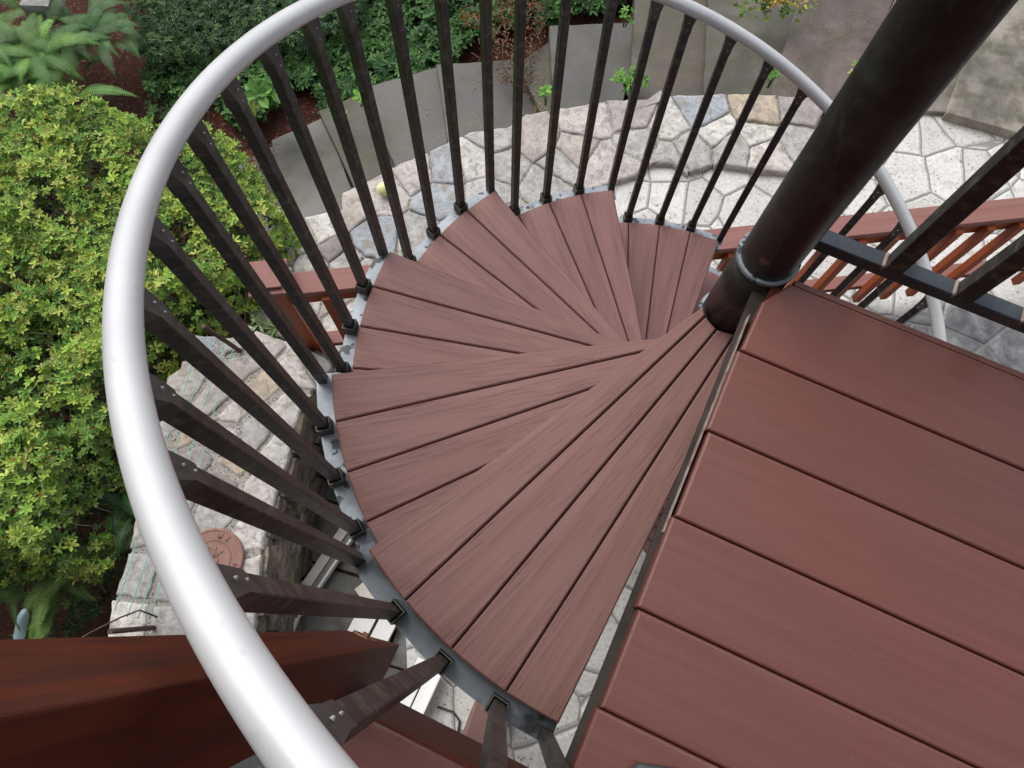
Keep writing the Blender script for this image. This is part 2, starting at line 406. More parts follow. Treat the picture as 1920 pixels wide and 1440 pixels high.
def tread(k):
    z = -k * H; mb = MB()
    for j in range(4):
        o1, i1, t1, d1 = line_pts(k, j); o2, i2, t2, d2 = line_pts(k, j + 1)
        poly = [tuple(i1)]
        m = 6
        for q in range(m + 1):
            t = t1 + (t2 - t1) * q / m; poly.append((RT * math.cos(t), RT * math.sin(t)))
        poly.append(tuple(i2))
        poly = inset(poly if area(poly) > 0 else poly[::-1], .0014)
        dd = (d1 + d2).normalized(); nn = Vector((-dd.y, dd.x)); off = (random.random() * 40, random.random() * 40)
        uvf = lambda p, dd=dd, nn=nn, off=off: (Vector(p).dot(dd) + off[0], Vector(p).dot(nn) + off[1])
        t = random.uniform(.95, 1.06); tr = t * random.uniform(.98, 1.02)
        painted_shade = 1.0 + .02 * min(k - 1, 4)  # top tread painted darkest to imitate its shade, next treads step lighter
        mb.prism(poly, z, z - .030, .0028, uvf, (tr * painted_shade, t * painted_shade, t * painted_shade * (1.0 + .015 * k)))
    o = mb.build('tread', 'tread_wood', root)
    # steel plate under the boards
    pb = MB(); t1 = TH0 - (k - 1) * DTH - R(.95); t2 = TH0 - (k - 1) * DTH + DTH + R(.95)
    m = 20; ri, ro, zt, zb = .747, .7965, z - .0335, z - .0405
    for q in range(m):
        a, b2 = t1 + (t2 - t1) * q / m, t1 + (t2 - t1) * (q + 1) / m
        P = lambda r, t, zz: (r * math.cos(t), r * math.sin(t), zz)
        pb.face([P(ri, a, zt), P(ro, a, zt), P(ro, b2, zt), P(ri, b2, zt)])
        pb.face([P(ro, a, zb - .012), P(ro, b2, zb - .012), P(ro, b2, zt), P(ro, a, zt)])
        pb.face([P(ri, b2, zb), P(ro, b2, zb), P(ro, a, zb), P(ri, a, zb)])
        pb.face([P(ri, b2, zb), P(ri, a, zb), P(ri, a, zt), P(ri, b2, zt)])
    for t, s in ((t1, 1), (t2, -1)):
        q = [P(ri, t, zb), P(ro, t, zb), P(ro, t, zt), P(ri, t, zt)]
        pb.face(q if s > 0 else q[::-1])
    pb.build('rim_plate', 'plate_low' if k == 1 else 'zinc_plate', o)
    # dark carrier pan just below the boards
    cb = MB(); ca = []
    o1, i1, a1, _ = line_pts(k, 0); o2, i2, a2, _ = line_pts(k, 4)
    ca.append(tuple(i1 * 1.0))
    for q in range(9):
        t = a1 + R(1) + (a2 - a1 - R(2)) * q / 8; ca.append((.762 * math.cos(t), .762 * math.sin(t)))
    ca.append(tuple(i2)); ca = inset(ca if area(ca) > 0 else ca[::-1], .006)
    cb.prism(ca, z - .0305, z - .0332); cb.build('carrier', 'post_wood', o)
for k in range(1, NT + 1): tread(k)
# pole
pb = MB(); pb.tube([(0.001, 0, z) for z in (-2.5, -2.0, -1, 0, 1.0, 1.7)], .0442, 48); pole = pb.build('centre_pole', 'pole_metal', root)
for k in range(0, NT + 1):
    sb = MB(); sb.tube([(0.001, 0, -k * H - .012), (0.001, 0, max(-(k + 1) * H + .001, -2.5))], .0478, 48); sb.build('sleeve', 'pole_metal', pole)
    rb = MB(); zc = -k * H
    prof = [(.0480, zc - .010), (.0500, zc - .0095), (.0502, zc - .005), (.0495, zc - .002), (.0445, zc - .002)] if k == 0 else [(.0485, zc - .040), (.0535, zc - .039), (.0540, zc - .034), (.0525, zc - .0305), (.0445, zc - .030)]
    n = 40
    for i in range(len(prof) - 1):
        for q in range(n):
            a, b2 = 2 * math.pi * q / n, 2 * math.pi * (q + 1) / n; (r1, z1), (r2, z2) = prof[i], prof[i + 1]
            rb.face([(r1 * math.cos(a) + .001, r1 * math.sin(a), z1), (r1 * math.cos(b2) + .001, r1 * math.sin(b2), z1), (r2 * math.cos(b2) + .001, r2 * math.sin(b2), z2), (r2 * math.cos(a) + .001, r2 * math.sin(a), z2)], smooth=True)
    rb.build('collar', 'zinc_plate', pole)
# balusters
BW = .0096
def rail_z(th): return ZH + (th - TH0) / DTH * H
def baluster(k, j):
    th = TH0 - (k - 1) * DTH + (FR[j] if j < 4 else 1.0) * DTH
    ax = Vector((math.cos(th), math.sin(th), 0)); ay = Vector((-math.sin(th), math.cos(th), 0)); up = Vector((0, 0, 1))
    zt = rail_z(th) - .038 if not (k == 1 and j == 4) else .95
    z0 = -k * H - (.034 if j else .10)
    c = ax * RB; mb = MB(); mb.box(c + up * ((zt + z0) / 2), ax, ay, up, BW, BW, (zt - z0) / 2, .0012, (random.random() * 9, 0))
    b = mb.build('baluster', 'black_metal', root)
    if 0 < j < 4:
        sb = MB(); cz = -k * H - .034 + .019
        w, t, hh = .0142, .0022, .019
        for d, e in ((ax, ay), (ay, ax)):
            for s in (1, -1): sb.box(c + d * s * (w - t / 2) + up * cz, d, e, up, t / 2, w - (t if d is ay else 0), hh, 0)
        sb.box(c + up * (cz - hh + .002), ax, ay, up, w - t, w - t, .0015)
        sb.build('shoe', 'shoe_metal', b)
    if k == 1 and j == 4: return
    # bracket that follows the pitch of the rail
    sl = math.atan2(H / DTH, RH); tz = (ay * math.cos(sl) + up * math.sin(sl)).normalized(); nz = ax.cross(tz).normalized()
    if nz.z < 0: nz = -nz
    kb = MB()
    for s in (1, -1):
        a0 = c + up * (zt - .012)
    top = c + up * (rail_z(th) - .012); hl, hw = .017, .0070
    lowv = [c + up * (zt - .022) + ax * x * .0104 + ay * y * .0104 for x, y in ((-1, -1), (1, -1), (1, 1), (-1, 1))]
    midv = [c + up * (zt + .002) + ax * x * .0104 + ay * y * .0104 for x, y in ((-1, -1), (1, -1), (1, 1), (-1, 1))]
    topv = [top + ax * x * hw + tz * y * hl for x, y in ((-1, -1), (1, -1), (1, 1), (-1, 1))]
    for A, B2 in ((lowv, midv), (midv, topv)):
        for q in range(4): kb.face([A[q], A[(q + 1) % 4], B2[(q + 1) % 4], B2[q]])
    kb.face(lowv[::-1]); kb.face(topv)
    br = kb.build('bracket', 'steel_fascia', b)
    for s, zz in ((-1, -.010), (-1, .012)):
        p = c + ax * s * .0102 + up * (zt + zz)
        rr = .0020; qb = MB(); n = 8
        qb.face([p + ax * s * .002 + (ay * math.cos(a) + up * math.sin(a)) * rr * .5 for a in [2 * math.pi * i / n * -s for i in range(n)]][::-1])
        for i in range(n):
            a, b3 = 2 * math.pi * i / n, 2 * math.pi * (i + 1) / n
            e = lambda a, r, h: p + ax * s * h + (ay * math.cos(a) + up * math.sin(a)) * r
            qb.face([e(b3, rr, 0), e(a, rr, 0), e(a, rr * .5, .002), e(b3, rr * .5, .002)])
        qb.build('screw', 'screw_metal', br)
for k in range(1, NT + 1):
    for j in range(4): baluster(k, j)
baluster(1, 4)
hb = MB(); pts = []
for i in range(0, 361):
    th = TH0 + 1.0 * DTH - i / 360 * 10.3 * DTH
    pts.append((RH * math.cos(th), RH * math.sin(th), rail_z(th)))
hb.tube(pts, .0158, 32); hb.build('handrail', 'aluminium_paint', root)

# ---------------------------------------------------------------- landing platform
AU = R(-22.5); U = Vector((math.cos(AU), math.sin(AU))); V = Vector((-math.sin(AU), math.cos(AU)))
def uv(u, v): return tuple(U * u + V * v)
land = empty('landing_platform', (uv(.5, -.43)[0], uv(.5, -.43)[1], 0)); tag(land, 'dark reddish brown painted plank landing at the top of the spiral stair beside the pole', 'landing platform')
land.location = (0, 0, 0)
mb = MB(); vs = [-.032, -.167, -.3015, -.436, -.570, -.7045, -.8385]
for i in range(6):
    v1, v0 = vs[i] - .0008, vs[i + 1] + .0008
    u0, u1 = .012 - .004 * (i % 2), .98
    if i == 0: poly = [uv(u0, v0), uv(u1, v0), uv(u1, v1), uv(.0445, v1), uv(u0 + .004, v1 - .046)]
    else: poly = [uv(u0, v0), uv(u1, v0), uv(u1, v1), uv(u0, v1)]
    off = (random.random() * 30, random.random() * 30)
    uvf = lambda p, off=off: (Vector(p).dot(U) + off[0], Vector(p).dot(V) + off[1])
    t = random.uniform(.95, 1.05)
    # bull-nosed board edges
    prev = poly if area(poly) > 0 else poly[::-1]
    rr = .0045; ringz = [(0, -.030)] + [(rr * (1 - math.cos(a)), -rr + rr * math.sin(a)) for a in [R(x) for x in (0, 22, 45, 67, 90)]]
    rings = [([*inset(prev, d)], z) for d, z in ringz]
    for (p0, z0), (p1, z1) in zip(rings, rings[1:]):
        n = len(p0)
        for q in range(n):
            w = (q + 1) % n
            mb.face([(p0[q][0], p0[q][1], z0), (p0[w][0], p0[w][1], z0), (p1[w][0], p1[w][1], z1), (p1[q][0], p1[q][1], z1)], [uvf(p0[q]), uvf(p0[w]), uvf(p1[w]), uvf(p1[q])], (t, t, t), 0, True)
    pt, zt = rings[-1]; mb.face([(x, y, zt) for x, y in pt], [uvf(p) for p in pt], (t, t, t))
mb.build('decking', 'deck_paint', land)
fb = MB()
def ubox(mb, u0, u1, v0, v1, z0, z1, ch=.0, **k):
    c = uv((u0 + u1) / 2, (v0 + v1) / 2)
    mb.box((c[0], c[1], (z0 + z1) / 2), (U.x, U.y, 0), (V.x, V.y, 0), (0, 0, 1), (u1 - u0) / 2, (v1 - v0) / 2, (z1 - z0) / 2, ch, **k)
ubox(fb, .002, .007, -.835, -.075, -.055, -.0335)
ubox(fb, .0, .97, -.045, -.037, -.11, -.031)
ubox(fb, .0, .97, -.83, -.05, -.036, -.031)
fb.build('steel_frame', 'dark_steel', land)
tb = MB(); ubox(tb, .05, .98, -.0315, -.019, -.10, -.006, .0025); tb.build('edge_trim', 'deck_paint', land)
sf = MB(); ubox(sf, .022, .97, -.83, -.04, -.0305, -.0125); sf.build('subfloor', 'post_wood', land)
eb = MB(); ubox(eb, .0062, .0078, -.46, -.10, -.0300, -.0125, .0004); eb.build('edge_strip', 'worn_edge', land)
gb = MB()
ZG = .05
ubox(gb, .048, 1.0, .012, .037, ZG - .0127, ZG + .0127, .0015)
guard = gb.build('guard_rail', 'tube_metal', land)
for i, px in enumerate([(1668, 515), (1798, 570), (1925, 622)]):
    p = at(px[0], px[1], ZG); u = Vector(p[:2]).dot(U)
    g2 = MB(); c = uv(u, .0245); g2.box((c[0], c[1], ZG + .45), (U.x, U.y, 0), (V.x, V.y, 0), (0, 0, 1), .0127, .0132, .4372, .0012)
    g2.build('baluster', 'black_metal', land)
    wb = MB(); w = uv(u - .0155, .0245); wb.box((w[0], w[1], ZG + .009), (U.x, U.y, 0), (V.x, V.y, 0), (0, 0, 1), .003, .0128, .006, .002); wb.build('weld', 'worn_edge', land)

# ---------------------------------------------------------------- upper deck beyond the landing
deck = empty('upper_deck'); tag(deck, 'mauve painted timber deck with dark red rim board below the handrail, bottom of the view', 'deck')
mb = MB(); v = -.838
for i in range(6):
    w = .134; off = (random.random() * 30, random.random() * 30)
    uvf = lambda p, off=off: (Vector(p).dot(U) + off[0], Vector(p).dot(V) + off[1])
    v1, v0 = -.8425 - i * .1365, -.8425 - i * .1365 - w
    mb.prism([uv(-.325, v0), uv(1.6, v0), uv(1.6, v1), uv(-.325, v1)], -.001, -.028, .004, uvf, (1.12, 1.12, 1.2))
mb.build('decking', 'deck_paint', deck)
rb = MB(); ubox(rb, -.33, 1.6, -.8785, -.8405, -.27, -.0285, .003); rb.build('rim_board', 'post_wood', deck)
# railing post bolted to the rim, end cut on a slant
pw = .064; uM = Vector((-.574, -.600)).dot(U); vM = Vector((-.574, -.600)).dot(V)
pm = MB(); c4 = [(uM - pw, vM), (uM, vM), (uM, vM - .088), (uM - pw, vM - .088)]
zb = [-.20, -.43, -.43, -.20]; ztp = .98
P = [uv(*q) for q in c4]
lo = [(P[i][0], P[i][1], zb[i]) for i in range(4)]; hi = [(P[i][0], P[i][1], ztp) for i in range(4)]
for a in range(4):
    b2 = (a + 1) % 4; q = [lo[a], hi[a], hi[b2], lo[b2]]
    wv = a * .2; pm.face(q, [(lo[a][2], wv), (ztp, wv), (ztp, wv + pw), (lo[b2][2], wv + pw)])
pm.face(lo, [(0, 0), (.06, 0), (.06, .06), (0, .06)]); pm.face(hi[::-1])
post = pm.build('railing_post', 'post_wood', deck, weld=True)
bv = post.modifiers.new('b', 'BEVEL'); bv.width = .002; bv.segments = 2; bv.limit_method = 'ANGLE'
bb = MB(); bc = Vector(uv(uM - .036, vM)); n = 24
V3 = Vector((V.x, V.y, 0)); U3 = Vector((U.x, U.y, 0)); Z3 = Vector((0, 0, 1)); B0 = Vector((bc.x, bc.y, -.240))
def ring(r, h): return [B0 + V3 * h + (U3 * math.cos(2 * math.pi * i / n) + Z3 * math.sin(2 * math.pi * i / n)) * r for i in range(n)]
prof = [(.0225, -.002), (.0215, .0022), (.0175, .0022), (.0165, .0007), (.008, .0007)]
for (r1, h1), (r2, h2) in zip(prof, prof[1:]):
    A, B2 = ring(r1, h1), ring(r2, h2)
    for i in range(n): bb.face([A[i], B2[i], B2[(i + 1) % n], A[(i + 1) % n]], smooth=False)
bb.face(ring(.008, .0007)[::-1])
bb.tube([B0 + V3 * -.001, B0 + V3 * .007], .0062, 6, smooth=False)
bb.build('bolt', 'copper_rust', post)
# support post under the deck
sb = MB(); pc = at(915, 1312, -2.5); sb.box((pc.x - .0, pc.y - .03, -1.39), (U.x, U.y, 0), (V.x, V.y, 0), (0, 0, 1), .06, .06, 1.11, .004); sb.build('support_post', 'rail_wood', deck)

hb2 = MB(); ubox(hb2, -5.0, 6.0, -1.98, -1.78, -2.5, 4.6)  # unseen wall added behind the viewer, blocks sky to darken near treads and deck
tag(hb2.build('unseen_house_wall', 'siding'), 'unseen dark house wall added behind the upper deck to block sky light, behind the viewer', 'house wall')
# ---------------------------------------------------------------- wooden railing on the patio
ra = R(9.2); E1 = Vector((math.cos(ra), math.sin(ra))); E2 = Vector((-math.sin(ra), math.cos(ra)))
rail = empty('wooden_railing'); tag(rail, 'low brown wooden railing with orange-red balusters passing beneath the spiral stair', 'railing')
o0 = Vector((-.99, .76)); vF = o0.dot(E2); ZC = -1.65
def ebox(mb, s0, s1, t0, t1, z0, z1, ch=.002, **k):
    c = E1 * ((s0 + s1) / 2) + E2 * ((t0 + t1) / 2)
    mb.box((c.x, c.y, (z0 + z1) / 2), (E1.x, E1.y, 0), (E2.x, E2.y, 0), (0, 0, 1), (s1 - s0) / 2, (t1 - t0) / 2, (z1 - z0) / 2, ch, **k)
pc = at(501, 527, -1.57); sp = Vector(pc[:2]).dot(E1)
mb = MB(); ebox(mb, sp + .05, 2.9, vF - .095, vF, ZC - .034, ZC, .003); mb.build('cap_rail', 'rail_wood', rail)
mb = MB(); ebox(mb, sp + .045, 2.9, vF - .080, vF - .042, ZC - .12, ZC - .035); mb.build('top_rail', 'red_wood', rail)
mb = MB(); ebox(mb, sp + .045, 2.9, vF - .078, vF - .015, -2.27, -2.235); mb.build('bottom_rail', 'rail_wood', rail)
mb = MB(); ebox(mb, sp - .045, sp + .045, vF - .092, vF - .002, -2.5, -1.60, .003, uvo=(3, 0)); pst = mb.build('corner_post', 'red_wood', rail)
mb = MB(); ebox(mb, sp - .073, sp + .073, vF - .120, vF + .026, -1.6, -1.578, .002); ebox(mb, sp - .053, sp + .053, vF - .100, vF + .006, -1.578, -1.560, .002, uvo=(5, 3)); mb.build('post_cap', 'rail_wood', pst)
bb0 = Vector(at(1608, 575, -2.345)[:2]).dot(E1)
s = bb0 - math.floor((bb0 - sp - .08) / .135) * .135
while s < 2.85:
    mb = MB(); ebox(mb, s - .0175, s + .0175, vF - .116, vF - .081, -2.345, ZC - .035, .002, uvo=(random.random() * 9, random.random() * 9))
    mb.build('baluster', 'red_wood', rail); s += .135

# ---------------------------------------------------------------- ground, patio, court
def smooth(a, b2, x): t = max(0, min(1, (x - a) / (b2 - a))); return t * t * (3 - 2 * t)
def gz(x, y):
    z = -2.80 - .50 * (1 - smooth(-1.9, .9, x))
    z = z + .0
    return z
gm = MB(); nx, ny = 90, 90
gx = [-6 + 12 * i / nx for i in range(nx + 1)]; gy = [-5 + 12 * i / ny for i in range(ny + 1)]
gx[0] = -60; gx[-1] = 60; gy[0] = -60; gy[-1] = 60
def gzz(x, y): return gz(x, y) - (.35 if y < .6 else 0) * 0 + .03 * noise.noise(Vector((x * 3, y * 3, 0)))
for i in range(nx):
    for j in range(ny):
        q = [(gx[i], gy[j]), (gx[i + 1], gy[j]), (gx[i + 1], gy[j + 1]), (gx[i], gy[j + 1])]
        gm.face([(x, y, gzz(x, y)) for x, y in q], smooth=True)
tag(gm.build('ground', 'mulch', weld=True), kind='structure')
ZP = -2.5
pat = ats([(560, 700), (700, 560), (850, 420), (1100, 330), (1290, 300), (1500, 300), (1640, 215), (1741, 211), (1778, 208), (1895, 243)], ZP) + [(4.2, 1.15), (4.2, -5), (-.62, -5)] + ats([(775, 1500), (752, 1000)], ZP)
mb = MB(); mb.prism(pat, ZP, ZP - .6); tag(mb.build('patio', 'stamped_concrete'), kind='structure')

# slate court below left
def voronoi_cells(region, seeds):
    cells = []
    for i, s in enumerate(seeds):
        poly = list(region)
        for j, t in enumerate(seeds):
            if i == j: continue
            n = (t[0] - s[0], t[1] - s[1]); m = ((s[0] + t[0]) / 2, (s[1] + t[1]) / 2)
            if n[0] ** 2 + n[1] ** 2 > 1.8: continue
            poly = clip(poly, m, n)
            if len(poly) < 3: break
        cells.append(poly if len(poly) >= 3 and abs(area(poly)) > 2e-4 else None)
    return cells
def rough_poly(poly, amp, step=.035, seed=0):
    out = []
    for i in range(len(poly)):
        a = Vector(poly[i]); b2 = Vector(poly[(i + 1) % len(poly)]); d = b2 - a; m = max(1, int(d.length / step))
        for q in range(m):
            p = a + d * (q / m); nn = Vector((-d.y, d.x)).normalized() if d.length > 1e-6 else Vector((0, 0))
            w = noise.noise(Vector((p.x * 22, p.y * 22, seed * 3.1)))
            out.append(tuple(p + nn * w * amp))
    return out
ZCt = -2.85
mb = MB(); reg = ats([(470, 950), (760, 600)], ZCt) + [(-.55, -3), (-4, -3), (-4, -.6)] + ats([(420, 1000)], ZCt)
reg = [(-1.55, .5), (-.5, .5), (-.5, -3), (-3.2, -3), (-3.2, -.55), (-1.55, -.55)]
def slabcol(b=1, w=0): t = random.uniform(.7, 1.1) * b; return (t * (.12 + w * .04), t * (.125 + w * .02), t * .13)
y = .5
rects = []
while y > -3:
    hgt = random.uniform(.28, .42); x = -3.2 + random.uniform(-.3, 0)
    while x < -.5:
        w = random.uniform(.35, .6)
        a = R(-12); 
        q = [(x + .006, y - hgt + .006), (x + w - .006, y - hgt + .006), (x + w - .006, y - .006), (x + .006, y - .006)]
        rects.append(q); x += w
    y -= hgt
for q in rects:
    rot = Matrix.Rotation(R(-14), 2); q = [tuple(rot @ Vector(p)) for p in q]
    if max(p[0] for p in q) < -1.72: continue
    mb.prism(rough_poly(q, .004, .06), ZCt + random.uniform(-.002, .002), ZCt - .03, .003, cl=slabcol(1.25, random.random() * .6), bottom=False)
tag(mb.build('lower_path', 'slate'), kind='structure')
mb = MB(); mb.prism([(-1.75, .7), (-.4, .7), (-.4, -5), (-1.75, -5)], ZCt - .012, ZCt - .1); tag(mb.build('path_bed', 'soil'), kind='structure')

# ---------------------------------------------------------------- stone walls
WC = {'w': (.56, .54, .50), 'g': (.40, .395, .38), 'b': (.32, .345, .37), 'p': (.47, .435, .405), 't': (.48, .40, .31), 'm': (.35, .315, .31), 'k': (.27, .24, .235), 'r': (.42, .38, .345)}
def stone_wall(name, px_region, ztop, zbase, seeds_px, label, mort=.012):
    region = ats(px_region, ztop); seeds = [tuple(at(x, y, ztop)[:2]) for x, y, c in seeds_px]
    cells = voronoi_cells(region, seeds)
    wall = empty(name, (0, 0, 0)); tag(wall, label, 'stone wall')
    mb = MB()
    for i, c in enumerate(cells):
        if not c: continue
        r = rough_poly(c, .010, .03, i)
        q = inset(r, mort * random.uniform(.35, .9))
        if abs(area(q)) < 4e-4: continue
        k = WC[seeds_px[i][2]]; t = random.uniform(.92, 1.08)
        if area(q) < 0: q = q[::-1]
        zt = ztop + random.uniform(-.005, .006); tx, ty = random.uniform(-.03, .03), random.uniform(-.03, .03)
        cx = sum(p[0] for p in q) / len(q); cy = sum(p[1] for p in q) / len(q)
        hz = lambda p: zt + (p[0] - cx) * tx + (p[1] - cy) * ty + .004 * noise.noise(Vector((p[0] * 14, p[1] * 14, i)))
        q1 = inset(q, .004); q2 = inset(q, .012); cc = (k[0] * t, k[1] * t, k[2] * t)
        if abs(area(q2)) < 1e-4 or area(q2) < 0: q2 = q1
        rings = [(q, lambda p: ztop - .07), (q, lambda p: hz(p) - .012), (q1, lambda p: hz(p) - .004), (q2, hz)]
        n = len(q)
        for (A, fa), (B2, fb2) in zip(rings, rings[1:]):
            for u in range(n):
                w = (u + 1) % n
                mb.face([(A[u][0], A[u][1], fa(A[u])), (A[w][0], A[w][1], fa(A[w])), (B2[w][0], B2[w][1], fb2(B2[w])), (B2[u][0], B2[u][1], fb2(B2[u]))], c=cc, smooth=False)
        # fan to centre gives a slightly domed top
        for u in range(n):
            w = (u + 1) % n; a, b2 = q2[u], q2[w]
            mb.face([(a[0], a[1], hz(a)), (b2[0], b2[1], hz(b2)), (cx, cy, hz((cx, cy)) + .003)], c=cc, smooth=False)
    mb.build('cap_stones', 'wall_stone', wall)
    mo = MB(); mo.prism(inset(region if area(region) > 0 else region[::-1], .02), ztop - (.014 if mort < .01 else .009), zbase); mo.build('mortar_core', 'mortar', wall)
    return wall, region
cw_region = [(465, 600), (455, 540), (478, 492), (512, 440), (560, 405), (640, 392), (640, 360), (700, 330), (760, 300), (835, 268), (880, 246), (955, 236), (985, 212), (1060, 200), (1138, 186), (1240, 181), (1262, 177), (1370, 175), (1490, 177), (1570, 192), (1660, 200), (1700, 212),
             (1640, 262), (1570, 330), (1500, 325), (1440, 322), (1350, 308), (1290, 326), (1262, 308), (1225, 305), (1190, 330), (1130, 350), (1000, 420), (850, 520), (760, 640), (660, 700), (610, 690), (540, 640)]
cw_seeds = [(1187, 210, 'm'), (1100, 222, 'p'), (1000, 262, 'r'), (925, 258, 'g'), (892, 300, 'w'), (948, 308, 'g'), (1052, 312, 'g'), (1125, 305, 'p'), (1205, 272, 'g'), (1026, 345, 'g'), (915, 365, 'g'), (833, 316, 'b'), (826, 370, 'b'), (785, 322, 'p'), (713, 362, 'p'), (655, 392, 'r'), (700, 445, 'b'), (790, 445, 'g'), (600, 432, 'w'), (622, 470, 'k'), (642, 492, 'g'), (1318, 212, 'b'), (1420, 208, 't'), (1505, 208, 'm'), (1293, 275, 'g'), (1373, 272, 'g'), (1439, 284, 'p'), (1500, 262, 'g'), (1345, 246, 'w'), (1418, 250, 'w'), (1256, 236, 'w'), (1085, 285, 'r'), (1570, 240, 'p'), (1640, 225, 'g'), (572, 445, 'w'), (520, 470, 'r'), (510, 520, 'w'), (590, 500, 'w'), (620, 560, 'r'), (590, 555, 'w'), (645, 600, 'w'), (485, 590, 'g'), (560, 620, 'g'), (680, 520, 'g'), (740, 540, 'w'), (700, 640, 'g'), (850, 450, 'g'), (950, 420, 'g'), (1250, 290, 'g'), (1180, 318, 'p')]
stone_wall('curved_stone_wall', cw_region, -2.455, -3.1, cw_seeds, 'low curved stone wall of pale mixed fieldstone separating the white patio from the slate steps', .0065)
lw_px = [(352, 622), (430, 628), (470, 612), (560, 645), (612, 668), (625, 690), (590, 735), (560, 790), (545, 850), (530, 900), (515, 955), (500, 1010), (490, 1090), (480, 1180), (470, 1300), (180, 1300), (198, 1190), (204, 1130), (232, 1050), (245, 985), (262, 905), (285, 800), (308, 705), (333, 688)]
lw_seeds = [(385, 650, 'b'), (440, 640, 'g'), (494, 648, 'p'), (455, 685, 'r'), (549, 690, 'w'), (590, 668, 'g'), (348, 716, 'p'), (489, 727, 't'), (535, 766, 'w'), (404, 745, 'r'), (430, 775, 'p'), (476, 815, 'g'), (322, 795, 'p'), (350, 815, 't'), (365, 862, 'm'), (440, 865, 't'), (413, 908, 'k'), (518, 845, 'w'), (490, 912, 'p'), (262, 985, 'p'), (255, 1080, 'g'), (330, 940, 'm'), (320, 1010, 'g'), (466, 1010, 'w'), (472, 1070, 'w'), (330, 1100, 'g'), (323, 1165, 'g'), (400, 960, 'g'), (400, 1130, 'g'), (450, 1150, 'g'), (230, 1170, 'w'), (420, 820, 'w'), (300, 880, 'w'), (240, 1250, 'g'), (330, 1260, 'g'), (420, 1250, 'g')]
lwall, lreg = stone_wall('broad_stone_wall', lw_px, -2.20, -2.95, lw_seeds, 'broad flat-topped stone wall left of the stairs, with green strings along its top', .017)
# rough face of the broad wall towards the court
edge = ats([(625, 690), (590, 735), (560, 790), (545, 850), (530, 900), (515, 955), (500, 1010), (490, 1090), (480, 1180), (470, 1300)], -2.2)
fm = MB()
def rock(mb, c, ex, ey, hx, hy, hz, seed):
    m = 5; rnd = random.Random(seed); tt = rnd.uniform(.5, 1.3); rcl = (tt, tt * rnd.uniform(.86, .98), tt * rnd.uniform(.68, .95))
    off = Vector((rnd.random() * 50, rnd.random() * 50, 0))
    def P(d):
        d = d.copy(); q = Vector((max(-1, min(1, d.x)), max(-1, min(1, d.y)), max(-1, min(1, d.z))))
        r = q.normalized() * .38 + q * .62
        nz = .16 * noise.noise(q * 1.3 + off) + .07 * noise.noise(q * 3.7 + off)
        r = r * (1 + nz); return Vector(c) + ex * r.x * hx + ey * r.y * hy + Vector((0, 0, r.z * hz))
    for ax in range(3):
        for sg in (1, -1):
            for i in range(m):
                for j in range(m):
                    q = []
                    for a, b2 in ((i, j), (i + 1, j), (i + 1, j + 1), (i, j + 1)):
                        d = [0, 0, 0]; d[ax] = sg; d[(ax + 1) % 3] = -1 + 2 * a / m; d[(ax + 2) % 3] = -1 + 2 * b2 / m; q.append(Vector(d))
                    if sg < 0: q.reverse()
                    mb.face([P(w) for w in q], c=rcl, smooth=False)
ins = .035
path = [Vector(p) for p in edge]
zz = [-2.30, -2.42, -2.56, -2.70, -2.84]
sd = 0
for row, z in enumerate(zz):
    t = 0.0; seg = 0
    pos = 0
    total = sum((path[i + 1] - path[i]).length for i in range(len(path) - 1))
    d = random.uniform(0, .1)
    while d < total:
        w = random.uniform(.07, .13); acc = 0
        for i in range(len(path) - 1):
            l = (path[i + 1] - path[i]).length
            if acc + l >= d: break
            acc += l
        e = (path[i + 1] - path[i]).normalized(); p = path[i] + e * (d - acc); nrm = Vector((-e.y, e.x))
        if nrm.x < 0: nrm = -nrm
        q = p - nrm * (ins + .03 + random.uniform(-.02, .01) - row * .006); sd += 1
        rock(fm, (q.x, q.y, z), Vector((e.x, e.y, 0)), Vector((nrm.x, nrm.y, 0)), w, .075, random.uniform(.068, .085), sd)
        d += w * 1.8
fm.build('face_stones', 'face_stone', lwall, weld=True)

